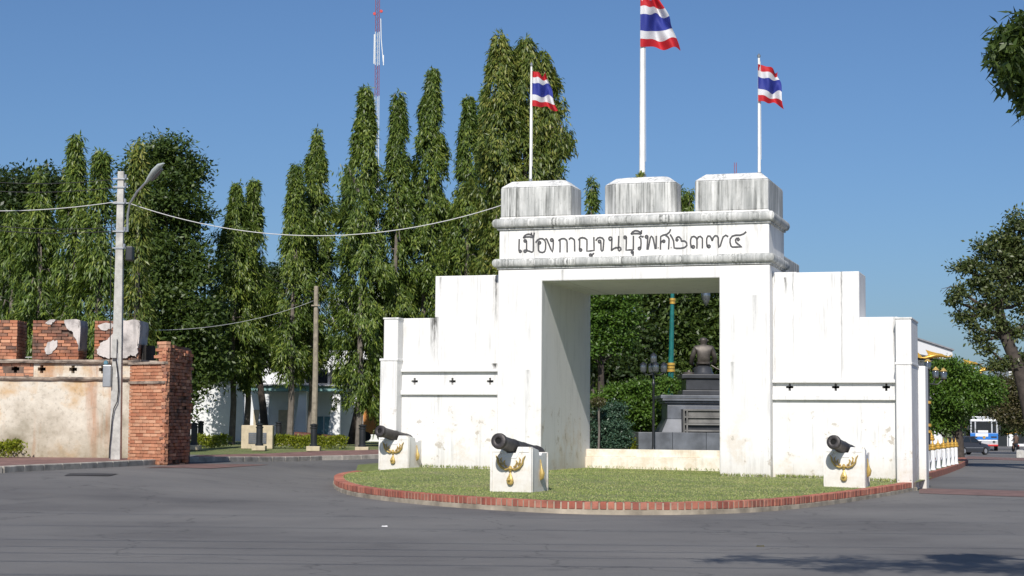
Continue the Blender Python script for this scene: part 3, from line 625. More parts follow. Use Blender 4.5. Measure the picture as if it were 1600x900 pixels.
# kerb: concrete footing and a soldier course of bricks
kc = MB(); pin = []
for (u_, w) in front: P = G(u_, w); pin.append(P)
L = [0]
for i in range(1, len(pin)): L.append(L[-1] + (pin[i] - pin[i - 1]).length)
def along(s):
    for i in range(1, len(L)):
        if L[i] >= s:
            t_ = (s - L[i - 1]) / (L[i] - L[i - 1]); return pin[i - 1].lerp(pin[i], t_), (pin[i] - pin[i - 1]).normalized()
    return pin[-1], (pin[-1] - pin[-2]).normalized()
kerb = tag(empty('kerb', pin[0]), kind='structure'); k0 = pin[0]
rings = []
for i, P in enumerate(pin):
    d = (pin[min(i + 1, len(pin) - 1)] - pin[max(i - 1, 0)]).normalized(); nr_ = Vector((-d.y, d.x, 0))    # outward is to the left when walking right->left
    if nr_.dot(Vector((G(*cen).x - P.x, G(*cen).y - P.y, 0))) > 0: nr_ = -nr_
    g = gz(P.x, P.y) - k0.z; B = P - k0; wob = .012 * math.sin(i * 1.7)
    rings.append([B + nr_ * (.05 + wob) + Vector((0, 0, g - .2)), B + nr_ * (.045 + wob) + Vector((0, 0, g + .095)), B + nr_ * .012 + Vector((0, 0, g + .10)), B + nr_ * .012 + Vector((0, 0, g + .228)), B - nr_ * .30 + Vector((0, 0, g + .228)), B - nr_ * .30 + Vector((0, 0, g - .2))])
MB().loft(rings, True, True).build('footing', M['footing'], kerb)
tmp = MB().box(-.5, .5, -.5, .5, -.5, .5).build('tmp_a', M['kerbbrick'], bevel=.06, seg=1); bk_me = tmp.data; bpy.data.objects.remove(tmp)
total = L[-1] - 1.0; nb = 296; s0 = .35
for k in range(nb):
    s = s0 + (total) * k / nb; P, d = along(s); wd = total / nb
    nr_ = Vector((-d.y, d.x, 0))
    if nr_.dot(G(*cen) - P) > 0: nr_ = -nr_
    o = bpy.data.objects.new('brick', bk_me); COL.objects.link(o); o.parent = kerb
    o.location = P - k0 - nr_ * (.105 + random.uniform(-.006, .006)) + Vector((0, 0, gz(P.x, P.y) + .172 + random.uniform(-.004, .004)))
    o.rotation_euler = (0, 0, math.atan2(d.y, d.x) + random.uniform(-.02, .02)); o.scale = (wd * .80, .26, .138)
# blades of grass on the island
n = 190000; uu = rng.uniform(-16, .4, n); ww = rng.uniform(-15.4, 4.5, n); keep = []
poly = np.array([(cen[0] + (a - cen[0]) * .975, cen[1] + (b_ - cen[1]) * .975) for a, b_ in outline])
def inside(px, py, poly):
    c = np.zeros(len(px), bool); x1, y1 = poly[-1]
    for x2, y2 in poly:
        m_ = ((y1 > py) != (y2 > py)) & (px < (x2 - x1) * (py - y1) / (y2 - y1 + 1e-12) + x1); c ^= m_; x1, y1 = x2, y2
    return c
thin = .5 + .28 * np.sin(uu * 1.9 + np.sin(ww * 1.3) * 2) + .28 * np.sin(ww * 2.3 + np.sin(uu * 1.1) * 2.2)
k = inside(uu, ww, poly) & (rng.uniform(size=n) < .35 + .75 * thin) & ~((ww > .0) & (ww < 2) & ((uu < -11) | (uu > -3.3))) & ~((ww > 0) & (uu < -9.7)) & ~((ww > 0) & (uu > -4.6))
uu, ww = uu[k], ww[k]
zz = np.array([isl_z(a, b_) for a, b_ in zip(uu, ww)])
P = np.array(O)[None] + uu[:, None] * np.array(ux) + ww[:, None] * np.array(wx); P[:, 2] = zz - .005
D = rng.normal(size=P.shape) * .55; D[:, 2] = 1
tag(leaves('grass', P, D, .030, .011, M['blade']), 'short mown grass covering the island in front of the gate', 'grass', kind='stuff')
# uncut tufts at the foot of the walls and of the kerb
pts = []
for k in range(1500):
    r_ = random.random()
    if r_ < .35: a, b_ = random.uniform(-3.2, 0), .36
    elif r_ < .6: a, b_ = random.uniform(-14.4, -11.1), .36
    elif r_ < .75: a, b_ = random.uniform(-11, -9.7), -.05
    elif r_ < .9: a, b_ = random.uniform(-4.66, -3.3), -.05
    else: a, b_ = random.uniform(-9.6, -4.7), T - .62
    b_ -= abs(random.gauss(0, .05)); pts.append(G(a, b_, isl_z(a, b_)))
P = np.array(pts); D = rng.normal(size=P.shape) * .45; D[:, 2] = 1
tag(leaves('grass_tufts', P, D, .11, .02, M['blade']), 'longer grass tufts along the foot of the gate walls', 'grass', kind='stuff')

# ================================================================== CANNONS on plinths
def plinth_set(u_, w, lab_p, lab_c, tilt=8, yaw=0, wd=.93, cyaw=0):
    z = isl_z(u_, w) - .03; P = G(u_, w); a = GA + R(yaw)
    e = empty('cannon_plinth', (P.x, P.y, z), a, lab_p, 'plinth', 'cannon plinths on the grass island')
    h, dp = .98, 1.05; hw = wd / 2
    pf = [(-hw, 0), (hw, 0), (hw, h), (.13 * wd / .93 + .02, h), (.10, h - .13), (-.10, h - .13), (-.15, h), (-hw, h)]
    MB().prism(pf, 0, .09).build('front_panel', M['boxw'], e, bevel=.008, seg=1)
    MB().prism([(x, zz_ - (.12 if zz_ > .5 else 0)) for x, zz_ in pf], dp - .09, dp).build('back_panel', M['boxw'], e, bevel=.008, seg=1)
    for sx in (-1, 1):
        x0, x1 = (hw - .06, hw - .004) if sx > 0 else (-hw + .004, -hw + .06)
        b = MB(); ps = [(.09, 0), (dp - .09, 0), (dp - .09, h - .13), (dp * .62, h - .13), (dp * .57, h - .18), (dp * .47, h - .18), (dp * .42, h - .07), (.09, h - .01)]
        n_ = len(ps); b.add([(x0, y, q) for y, q in ps] + [(x1, y, q) for y, q in ps], [tuple(range(n_)), tuple(reversed(range(n_, 2 * n_)))] + [(i + n_, (i + 1) % n_ + n_, (i + 1) % n_, i) for i in range(n_)])
        b.build('side_panel', M['boxw'], e, bevel=.006, seg=1)
    MB().box(-hw + .06, hw - .06, .09, dp - .09, .3, h - .27).build('bed', M['boxw'], e)
    # raised borders
    b = MB()
    for xa in (-hw, hw - .05): MB().box(xa, xa + .05, -.018, .0, .02, h).build('border', M['boxw'], e)
    b = MB().ribbon([(-hw + .05, h - .10), (-.19, h - .10), (-.12, h - .23), (.12, h - .23), (.18, h - .10), (hw - .05, h - .10)], .022, -.012, .0)
    b.build('border', M['boxw'], e)
    MB().box(hw - .004, hw + .012, .03, .09, .02, h - .03).build('border', M['boxw'], e); MB().box(hw - .004, hw + .012, dp - .08, dp - .02, .02, h - .14).build('border', M['boxw'], e)
    # gilded garland: two flame-edged arms and a drop
    b = MB()
    for s_ in (-1, 1):
        pts_ = [(.01 * s_, -.03, .53), (.10 * s_, -.035, .50), (.20 * s_, -.04, .545), (.275 * s_, -.04, .64), (.29 * s_, -.035, .73), (.335 * s_, -.03, .80)]
        b.tube(pts_, [.03, .042, .048, .042, .032, .010], 8, squash=.55)
        pts_ = [(.07 * s_, -.03, .56), (.12 * s_, -.035, .58), (.15 * s_, -.03, .66), (.12 * s_, -.03, .70)]; b.tube(pts_, [.018, .024, .018, .008], 6)
        pts_ = [(.17 * s_, -.03, .60), (.21 * s_, -.035, .65), (.22 * s_, -.03, .72), (.19 * s_, -.03, .76)]; b.tube(pts_, [.018, .022, .016, .006], 6)
    b.tube([(0, -.035, .58), (0, -.045, .52), (0, -.04, .46)], [.02, .055, .02], 8)
    b.build('gilt_garland', M['gold'], e, smooth=True)
    b = MB().tube([(0, -.01, .50), (0, -.03, .42), (0, -.05, .33), (0, -.055, .27), (0, -.045, .21), (0, -.01, .17)], [.008, .018, .062, .085, .065, .01], 8, squash=.6)
    b.tube([(0, -.07, .36), (0, -.11, .28), (0, -.07, .22)], [.01, .035, .01], 6)
    b.build('gilt_drop', M['gold'], e, smooth=True)
    b = MB().tube([(hw + .01, dp * .5, h - .27), (hw + .03, dp * .5, .55), (hw + .05, dp * .5, .42), (hw + .04, dp * .5, .32), (hw + .01, dp * .5, .27)], [.01, .02, .06, .045, .01], 8)
    b.build('gilt_drop', M['gold'], e, smooth=True)
    # cannon
    muz = Vector((-.03, -.62, h + .13)); c = empty('cannon', G(u_, w, 0) + Vector((0, 0, z)), a, lab_c, 'cannon', 'cannons on the island plinths')
    ax = Vector((math.sin(R(cyaw)) * math.cos(R(tilt)), math.cos(R(cyaw)) * math.cos(R(tilt)), -math.sin(R(tilt)))); muz = Vector((-.03 - math.sin(R(cyaw)) * .9, -.62, h + .13))
    def st(s): return muz + ax * s
    prof = [(0, .125), (.0, .165), (.07, .172), (.14, .162), (.17, .146), (.30, .142), (.75, .153), (.78, .163), (.83, .163), (.86, .158), (1.30, .172), (1.34, .182), (1.40, .182), (1.43, .178), (2.05, .205), (2.10, .225), (2.20, .225), (2.28, .17), (2.33, .09), (2.38, .05), (2.42, .07), (2.47, .065), (2.50, .01)]
    prof = [(.45, .01), (.44, .066), (.0, .066), (-.012, .085), (-.012, .12), (.0, .160)] + prof[2:]
    e1 = Vector((math.cos(R(cyaw)), -math.sin(R(cyaw)), 0)); e2 = ax.cross(e1)
    MB().loft([[st(s_) + (e1 * math.cos(q * math.pi / 11) + e2 * math.sin(q * math.pi / 11)) * r_ for q in range(22)] for s_, r_ in prof]).build('barrel', M['iron'], c, smooth=True)
    MB().loft([[st(s_) + (e1 * math.cos(q * math.pi / 8) + e2 * math.sin(q * math.pi / 8)) * .0655 for q in range(16)] for s_ in (.02, .4)], caps=True).build('bore_shade', M['bore_shade'], c)  # black plug painting the shade inside the hollow barrel
    MB().tube([st(1.15) + Vector((-.27, 0, 0)), st(1.15) + Vector((.27, 0, 0))], .05, 10).build('trunnion', M['iron'], c, smooth=True)
    return e
for q, (px, py, lp, lc, yw) in enumerate((((614.5), 733.5, 'white plinth with gilt garland at the left wing of the gate', 'black cannon on the left plinth, its muzzle off to the left', -5),
                        (798, 769.5, 'white plinth with gilt garland nearest the camera, in front of the left pier', 'black cannon on the nearest plinth with its round muzzle facing us', -3),
                        (1319, 760.5, 'white plinth with gilt garland by the right end pillar', 'greyish cannon on the right plinth in front of the right wing', 0))):
    # solve position on the turf
    best = None
    for dz in (.22, .25, .28, .31, .34, .37, .40):
        p = gp(px, py, dz) if True else None
        d = Vector((p.x, p.y, 0)) - O; u_, w = d.dot(ux), d.dot(wx); er = abs(isl_z(u_, w) - p.z)
        if best is None or er < best[0]: best = (er, u_, w)
    plinth_set(best[1], best[2], lp, lc, (10.5, 9, 10.5)[q], yw, (.93, .93, .96)[q], (7, 1.5, 9)[q])

# ================================================================== OLD TOWN WALL on the left
WX = -11.55                                        # right end of the plastered wall face
def lx(px): return at(px, 600, WY).x
rw = empty('old_town_wall', (-18, WY, .55), 0, 'ruined old town wall of brick and stained ochre plaster with merlons, left edge', 'town wall')
def rb(b, name, m, bevel=0): 
    for i, v_ in enumerate(b.v): b.v[i] = (v_[0] + 18, v_[1] - WY, v_[2] - .55)
    return b.build(name, m, rw, bevel=bevel)
rb(MB().box(-27, WX, WY, WY + 1.25, -.2, 2.92), 'plaster_wall', M['ochre'])
def wavy_ledge(z0, z1, out):
    b = MB(); x = -27; rings = []
    while x < -10.0:
        j = random.uniform(-.015, .015); j2 = random.uniform(-.012, .012)
        rings.append([(x, WY - out + j, z0 + j2), (x, WY + .6, z0 + j2), (x, WY + .6, z1 + j), (x, WY - out + j, z1 + j), (x, WY - out - .025 + j2, (z0 + z1) / 2)]); x += .35
    b.loft(rings); rb(b, 'ledge', M['ledge'])
wavy_ledge(2.90, 3.0, .07); wavy_ledge(3.42, 3.53, .10)
xs_c = [lx(23), lx(64.5), lx(113.5), lx(160)]
b_ = MB(); 
rb(MB().box(-27, WX, WY + .42, WY + 1.25, 2.92, 3.50), 'wall_core', M['dark'])  # near-black core puts shade into the colour behind the wall's slots
sw = slab_with_crosses(lx(52), WX, 3.0, 3.42, 0, .42, [xs_c[1], xs_c[2], xs_c[3]], .12, .05, M['ochre'], 3.24)
sw.parent = rw; sw.location = (18, 0, -.55); sw.name = 'niche_band'
sw = slab_with_crosses(-27, lx(52), 3.0, 3.42, .02, .42, [xs_c[0]], .12, .05, M['mortar'], 3.24)
sw.parent = rw; sw.location = (18, 0, -.55); sw.name = 'niche_band'
# brick laying --------------------------------------------------------
def unit_brick(seed, mt_):
    r = random.Random(seed); b = MB().box(-.5, .5, -.5, .5, -.5, .5); j = lambda: r.uniform(-.04, .04)
    b.v = [(x + j() * .6, y + j() * 1.5, z + j()) for x, y, z in b.v]
    o = b.build('unit', mt_, bevel=.05, seg=1); me = o.data; bpy.data.objects.remove(o); return me
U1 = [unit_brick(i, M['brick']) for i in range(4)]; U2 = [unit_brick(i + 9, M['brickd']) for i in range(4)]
def lay(parent, base, a, b, z0f, z1f, rowh, bl, dep=.16, meshes=U1, rough=.0, skip=None, gap=.012, outset=0):
    """courses of bricks on the face from a to b (xy, world); base = parent's world location"""
    a = Vector((*a, 0)); b = Vector((*b, 0)); d = b - a; ln = d.length; d.normalize(); nrm = Vector((d.y, -d.x, 0)); cnt = 0; row = 0; z = min(z0f(0), z0f(1))
    zmax = max(z1f(0), z1f(1))
    while z < zmax - rowh * .5:
        s = -(row % 2) * bl * .5
        while s < ln - .02:
            l = bl * random.uniform(.85, 1.15); e0, e1 = max(0, s), min(ln, s + l)
            if ln - e1 < bl * .3: e1 = ln
            mid = (e0 + e1) / 2; tt = mid / ln
            if e1 - e0 > .05 and z0f(tt) - rowh * .6 <= z and z + rowh * .6 <= z1f(tt) and not (skip and skip(tt, z + rowh / 2)):
                out = random.uniform(-.3, 1) * rough
                o = bpy.data.objects.new('brick', random.choice(meshes)); COL.objects.link(o); o.parent = parent
                P = a + d * mid - nrm * (dep / 2 - outset - out) + Vector((0, 0, z + rowh / 2)); o.location = P - base
                o.rotation_euler = (random.uniform(-.02, .02), 0, math.atan2(d.y, d.x) + random.uniform(-.015, .015) * (1 + rough * 20)); o.scale = (e1 - e0 - gap, dep, rowh - gap * 1.15); cnt += 1
            s = e1 if e1 > s else s + l
            if e1 >= ln: break
        z += rowh; row += 1
    return cnt
base_w = Vector(rw.location)
nb_w = 0
# merlons: brick core, bricks on the front and right cheek, patches of render
def merlon_old(x0, x1, z1, meshes, skip=None):
    z0 = 3.53; dp = 1.1
    rb(MB().box(x0 + .03, x1 - .03, WY + .10, WY + dp - .03, z0, z1 - .03), 'merlon_core', M['mortar'])
    k = lay(rw, base_w, (x0, WY + .03), (x1, WY + .03), lambda t_: z0, lambda t_: z1, .10, .30, .14, meshes, .006, skip)
    k += lay(rw, base_w, (x1, WY + .03), (x1, WY + dp), lambda t_: z0, lambda t_: z1, .10, .30, .14, U1, .006, None)
    return k
ma0, ma1 = lx(-60), lx(24); mb0, mb1 = lx(48), lx(121); mc0, mc1 = lx(145), lx(215)
nb_w += merlon_old(ma1 - 1.3, ma1, 4.72, U1 + U2[:2])
nb_w += merlon_old(mb0, mb1, 4.75, U1[:2] + U2, lambda t_, z: t_ > .66 and z > 4.32 + (t_ - .66) * -.3)
nb_w += merlon_old(mc0, mc1, 4.76, U2, lambda t_, z: (t_ > .55 and z > 3.66) or (t_ > .12 and 3.68 < z < 4.1 and t_ > .2))
def patch_slab(name, poly, y0, y1, m):               # irregular flake of render, poly in (x,z) world
    r = random.Random(len(poly)); P2 = []
    for i, p in enumerate(poly):
        q = poly[(i + 1) % len(poly)]
        for k in range(4):
            t_ = k / 4; P2.append((p[0] + (q[0] - p[0]) * t_ + (r.uniform(-.03, .03) if k else 0), p[1] + (q[1] - p[1]) * t_ + (r.uniform(-.03, .03) if k else 0)))
    rb(MB().prism(P2, y0, y1), name, m)
def wz(py): return at(100, py, WY).z
def pl(pts): return [(lx(a), wz(b)) for a, b in pts]
patch_slab('render_patch', pl([(98, 500), (122, 500), (122, 541), (112, 519), (102, 513)]), WY - .03, WY + .05, M['render'])
patch_slab('render_patch', pl([(121, 500), (122.6, 500), (122.6, 545), (120.5, 548)]), WY - .035, WY + .9, M['render'])
patch_slab('render_patch', pl([(68, 545), (72, 536), (80, 532), (88, 533), (85, 545), (80, 552), (70, 553)]), WY, WY + .05, M['render'])
patch_slab('render_patch', pl([(68, 505), (76, 499.5), (84, 499), (82, 504), (73, 507)]), WY - .01, WY + .4, M['render'])
patch_slab('render_patch', pl([(150, 545), (155, 536), (165, 531), (172, 524), (180, 506), (190, 500), (216, 500), (215, 540), (212, 557), (203, 553), (196, 559), (178, 557), (170, 560), (158, 556), (151, 553)]), WY - .05, WY + .05, M['render'])
patch_slab('render_patch', pl([(215, 500), (217, 500), (216, 535), (213, 545)]), WY - .06, WY + 1.15, M['render'])
patch_slab('render_patch', pl([(150, 508), (166, 504), (176, 506), (172, 514), (156, 515)]), WY - .0, WY + .05, M['render'])
# bricks showing in the niche band at the far left, above the plaster
def hole_near(t_, z, x0, x1):
    x = x0 + (x1 - x0) * t_
    return any(abs(x - c) < .24 for c in xs_c) and abs(z - 3.24) < .10
nb_w += lay(rw, base_w, (-16.9, WY + .015), (lx(52), WY + .015), lambda t_: 3.01, lambda t_: 3.42, .10, .30, .10, U1, .004, lambda t_, z: hole_near(t_, z, -16.9, lx(52)))
# stub with loose bricks right of the last merlon
rb(MB().box(lx(217), lx(232), WY + .3, WY + .9, 3.53, 4.0), 'brick_stub', M['dark'])
# broken end pier ------------------------------------------------------
bp = empty('brick_pier', (-9.7, 50.0, .3), 0, 'broken end pier of bare red brick with a ragged right face', 'brick pier')
bb_ = Vector(bp.location)
A = at(199, 715, 50.5); B = at(255, 727, 49.6); C_ = at(296, 723, 51.9)
Af, Bf, Cf = (A.x, A.y), (B.x, B.y), (C_.x, C_.y); print('pier', A, B, C_)
def zz_at(py, Y): return at(255, py, Y).z
zt1, zt2 = zz_at(567, 50.5), zz_at(535, 49.6); zb = .25
zledge = zz_at(598, 50.5)
core = MB(); sh = .09
def inset(p, q): return (p[0] * .985 + q[0] * .015, p[1] * .985 + q[1] * .015)
cx_, cy_ = (A.x + C_.x) / 2 + .1, A.y + 1.6
def ins(p, k=.05): 
    dx, dy = cx_ - p[0], cy_ - p[1]; l = math.hypot(dx, dy); return (p[0] + dx / l * k * 2.2, p[1] + dy / l * k * 2.2)
a_, b2_, c_ = ins(Af), ins(Bf), ins(Cf); d_ = (A.x + .2, A.y + 1.5); e_ = (C_.x - .1, C_.y + .6)
def pr(z): return [(x - bb_.x, y - bb_.y, z - bb_.z) for x, y in (a_, b2_, c_, e_, d_)]
core.loft([pr(zb - .3), pr(zt1 - .03)])
mid_f = (Af[0] + (Bf[0] - Af[0]) * .74, Af[1] + (Bf[1] - Af[1]) * .74)
mf = ins(mid_f)
def pr2(z, k=0): return [(x - bb_.x, y - bb_.y, z - bb_.z) for x, y in (mf, b2_, (c_[0] - k, c_[1]), (e_[0] - k, e_[1]), (mf[0] + .5, mf[1] + 1.4))]
core.loft([pr2(zt1 - .02), pr2(zt2 - .05, .05)]); core.build('core', M['mortar'], bp)
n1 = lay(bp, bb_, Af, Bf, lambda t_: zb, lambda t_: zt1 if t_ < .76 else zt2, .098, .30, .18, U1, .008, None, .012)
n2 = lay(bp, bb_, Bf, Cf, lambda t_: zb + .02, lambda t_: zt2 - .22 * t_ + .05 * math.sin(9 * t_), .098, .26, .13, U2 + U1[:1], .075, lambda t_, z: random.random() < .07, .012)  # darker brick mix puts this face's grazing-light shade into its colour
print('bricks wall', nb_w, 'pier', n1, n2)
b = MB()
for (zc, o_) in ((zledge, .05), (zt1 - .02, .06)):
    pa = Vector((*Af, 0)); pb = Vector((*Bf, 0)); d = (pb - pa).normalized(); nn = Vector((d.y, -d.x, 0))
    q = [pa + nn * o_, pb + nn * o_, pb - nn * .1, pa - nn * .1]
    b.hull8([(p.x - bb_.x, p.y - bb_.y, zc - .05 - bb_.z) for p in q], [(p.x - bb_.x, p.y - bb_.y, zc + .03 - bb_.z) for p in q])
b.build('ledge', M['ledge'], bp, bevel=.01, seg=1)

# ================================================================== STREET LAMP POLE and cables
lp_ = gp(180.5, 718, .15); LY = lp_.y
def L_(px, py, dy=0):
    p = at(px, py, LY + dy); return (p.x - lp_.x, p.y - lp_.y, p.z - lp_.z)
lamp = empty('lamp_pole', lp_, 0, 'square concrete pole with a curved street lamp in front of the old wall', 'street lamp')
hp = L_(189, 268)[2]; lean = L_(189.5, 268)[0]
MB().hull8([(-.16, -.13, -.1), (.16, -.13, -.1), (.16, .13, -.1), (-.16, .13, -.1)], [(lean - .09, -.08, hp), (lean + .09, -.08, hp), (lean + .09, .08, hp), (lean - .09, .08, hp)]).build('pole', M['concrete'], lamp, bevel=.02)
a0 = L_(199, 365); pts_ = [L_(199, 362, -.15), L_(199.5, 335, -.15), L_(203, 318, -.25), L_(214, 300, -.4), L_(228, 285, -.6)]
MB().tube(pts_, [.035] * 5, 8).build('arm', M['steel'], lamp, smooth=True)
hd = [Vector(L_(x, y, d)) for x, y, d in ((227, 287, -.58), (234, 277, -.7), (242, 267, -.85), (250, 258.5, -1.0), (256, 255, -1.1))]
MB().tube(hd, [.035, .08, .115, .10, .03], 10, squash=.6).build('lamp_head', M['lampsil'], lamp, smooth=True)
MB().tube([p + Vector((.06, 0, -.10)) for p in hd[1:4]], [.04, .085, .05], 8, squash=.6).build('lamp_glass', M['lampglass'], lamp, smooth=True)
MB().box(-.02, .02, -.14, -.08, 0, .7).build('conduit', M['wire'], lamp).location = L_(184, 590)
bx = MB().box(-.12, .12, -.26, -.12, -.32, .32); o = bx.build('meter_box', M['steel'], lamp, bevel=.02); o.location = L_(170, 588)
MB().lathe([(.05, 0), (.075, .03), (.06, .10), (.01, .13)], n=8).build('warning_lamp', M['bluepanel'], lamp).location = L_(165.5, 570, -.15)
MB().box(-.13, .02, -.24, -.12, -.28, .28).build('switch_box', M['concrete'], lamp, bevel=.015).location = L_(184, 545, 0)
MB().box(-.05, .16, -.2, .1, -.3, .12).build('loudspeaker', M['black'], lamp, bevel=.03).location = L_(201, 392)
for y_, k in ((362, 0), (280, 1), (293, 1), (388, 0), (318, 0)):
    b = MB().box(-.22, .22, -.12, -.09, -.02, .02); b.tube([(.15, -.13, 0), (.15, -.13, .12)], .035, 7); b.build('bracket', M['steel'], lamp).location = L_(190 - (y_ - 268) * .02, y_)
b = MB().tube([L_(181, 560, -.2), L_(184, 585, -.22), L_(185, 610, -.2), L_(183, 628, -.2), L_(178, 638, -.2), L_(175, 655, -.2), L_(173, 680, -.2), L_(171, 700, -.2), L_(170.5, 716, -.2)], .016, 6)
b.tube([L_(175, 330, -.15), L_(173, 420, -.15), L_(172, 560, -.2), L_(169, 600, -.15)], .014, 5); b.build('hanging_cable', M['wireb'], lamp, smooth=True)
def cable(p, q, sag, r, m, label, n=26, cat='cable', group='overhead cables'):
    p = Vector(p); q = Vector(q); pts_ = []
    for k in range(n + 1):
        t_ = k / n; v_ = p.lerp(q, t_); v_.z -= sag * 4 * t_ * (1 - t_); pts_.append(v_ - p)
    o = MB().tube(pts_, r, 5).build('cable', m, smooth='all'); o.location = p
    return tag(o, label, cat, group)
gatept = G(-10.95, .6, 8.0)
cable(at(200, 317, LY), gatept, .95, .013, M['wire'], 'thick white cable sagging from the lamp pole to the left merlon of the gate')
cable(at(-40, 329, LY + 2), at(184, 315, LY), .10, .013, M['wire'], 'white cable running off left from below the lamp pole top')
for y0, y1, lab in ((282, 279, 'thin black wire to the pole top, uppermost'), (296, 292, 'thin black wire second from the pole top'), (349, 354, 'thin black wire left of the pole below the white cable'), (356, 360, 'thin black wire left of the pole, lowest')):
    cable(at(-40, y0, LY + 1), at(188, y1, LY), .12, .012, M['wireb'], lab)
cable(at(-40, 552, 66), at(232, 516, 66), .5, .018, M['wire'], 'white cable seen between the merlons of the old wall')
tp = at(490, 470, 79)
cable(at(232, 516, 66), tp, .35, .013, M['wire'], 'white cable rising from behind the old wall to the timber pole')
cable(at(320, 380, 90), tp + Vector((0, 0, .4)), .3, .012, M['wireb'], 'thin black wire from the trees to the timber pole')
cable(at(330, 400, 92), tp, .4, .012, M['wireb'], 'lower thin black wire from the trees to the timber pole')
cable(tp + Vector((0, 0, .3)), at(600, 300, 120), .3, .010, M['wireb'], 'thin black wire rising right from the timber pole')
# timber pole behind
tb = gp(490, 702, .1); PY_ = 79; e = empty('timber_pole', (at(490, 690, PY_).x, PY_, .4), 0, 'weathered pale timber pole behind the hedge', 'utility pole')
ph = at(490, 447, 79).z - .4
MB().tube([(0, 0, 0), (.03, 0, ph * .5), (.0, 0, ph)], [.15, .125, .10], 9).build('shaft', M['wood'], e, smooth=True)
MB().box(-.2, .2, -.16, -.1, -.03, .03).build('crossarm', M['wood'], e).location = (0, 0, ph - .9)
# wires over the road behind the camera station: they throw the thin shadows on the asphalt
for k, (ys, h, dy) in enumerate(((20.6, 8.2, .5), (21.9, 8.2, .45), (23.0, 9.0, .55), (24.3, 8.6, .6), (27.5, 8.8, .9), (18.9, 8.0, .3), (31, 9.2, 1.2))):
    yy = ys - h / math.tan(SUN_EL) * .986
    cable((-34, yy + dy, h), (30, yy - dy, h), .5, .017, M['wireb'], 'black power cable high over the road, ' + ('third nearest', 'fourth nearest', 'third farthest', 'second farthest, low', 'second farthest', 'nearest', 'farthest')[k] + ' of the seven', group='power cables over the road')

# ================================================================== BOLLARDS, HEDGE, SIGN behind the second pavement
def bollard(p, h=1.0):
    e = empty('bollard', p, 0)
    MB().box(-.28, .28, -.28, .28, -.1, .10).build('plinth', M['sand'], e, bevel=.02)
    MB().lathe([(.17, .10), (.17, .16), (.135, .2), (.135, h * .82), (.16, h * .84), (.16, h * .88), (.12, h * .9), (.12, h * .93), (.165, h * .95), (.165, h), (.01, h + .04)], n=12).build('post', M['black'], e, smooth=True)
    return e
bl = None
for px, py, lab in ((303, 703, 'black bollard nearest the broken brick pier'), (354 + 51, 702, 'black bollard beside the pale stone sign block'), (490, 702, 'black bollard at the foot of the timber pole'), (566, 701, 'black bollard next to the left end of the gate'), (313, 695, 'black bollard behind the one nearest the brick pier'), (435, 694, 'black bollard set back, between the sign block and the leaning tree')):
    Yd = 72 if py > 697 else 84; g = at(px, py, Yd); g.z = gz(g.x, g.y) + .12
    if bl is None: bl = bollard(g); c = bl
    else: c = copy_tree(bl); c.location = g
    tag(c, lab, 'bollard', 'black bollards along the lawn')
def hedge(x0, x1, y0, y1, z0, h, label, dens=1500, m='leafy'):
    n = int((x1 - x0) * (y1 - y0) * h * dens / 2) + int((x1 - x0) * h * dens)
    P = np.stack([rng.uniform(x0, x1, n), rng.uniform(y0, y1, n), z0 + h * rng.uniform(0, 1, n) ** .5], 1)
    k = rng.uniform(size=n) < .6; P[k, 1] = y0 + abs(rng.normal(size=k.sum())) * .12
    P[:, 2] += .06 * np.sin(P[:, 0] * 5 + P[:, 1] * 4)
    D = rdir(n); D[:, 1] -= .5; D[:, 2] += .5
    return tag(leaves('hedge', P, D, .11, .06, M[m]), label, 'hedge')
hx0 = at(300, 700, 76).x; hxm = at(388, 700, 76).x; hx1 = at(540, 700, 76).x
hedge(hx0, hxm - .9, 75.5, 78, gz(-10, 76), .52, 'clipped yellow green hedge left of the stone sign block', 1100)
hedge(hxm - .1, hx1, 75.5, 78, gz(-9, 76), .52, 'clipped yellow green hedge right of the stone sign block', 1100)
hedge(at(-30, 710, 51).x, at(26, 712, 51).x, 51.2, 52.2, .62, .42, 'low yellow green hedge at the left edge before the old wall', 1600)
sgp = at(401, 700, 75); e = empty('stone_sign', (sgp.x, 75, gz(sgp.x, 75)), 0, 'pale sandstone block with a dark inscription panel in the hedge', 'sign')
MB().box(-.68, .68, 0, .5, 0, 1.02).build('block', M['sand'], e, bevel=.03)
MB().box(-.36, .42, -.02, .01, .22, .70).build('panel', M['granite'], e, bevel=.005)
b = MB()
for r_ in range(5):
    x = -.30
    while x < .34:
        w0 = random.uniform(.04, .09); b.box(x, x + w0, -.026, -.019, .62 - r_ * .085 - .02, .62 - r_ * .085 + .012); x += w0 + .03
b.build('inscription', M['marble'], e)
g = at(540, 684, 86); e = empty('old_cannon', (g.x - .9, 80, gz(g.x, 80) + .45), R(-3), 'small rusty red cannon lying on the lawn before the porch', 'cannon')
c_pts = [(-.9, 0, .12), (-.4, 0, .06), (.4, 0, -.04), (.95, 0, -.12)]; MB().tube(c_pts, [.12, .15, .18, .21], 12).build('barrel', M['rust'], e, smooth=True)
MB().box(-.15, .15, -.2, .2, -.45, -.12).build('cradle', M['concrete'], e)

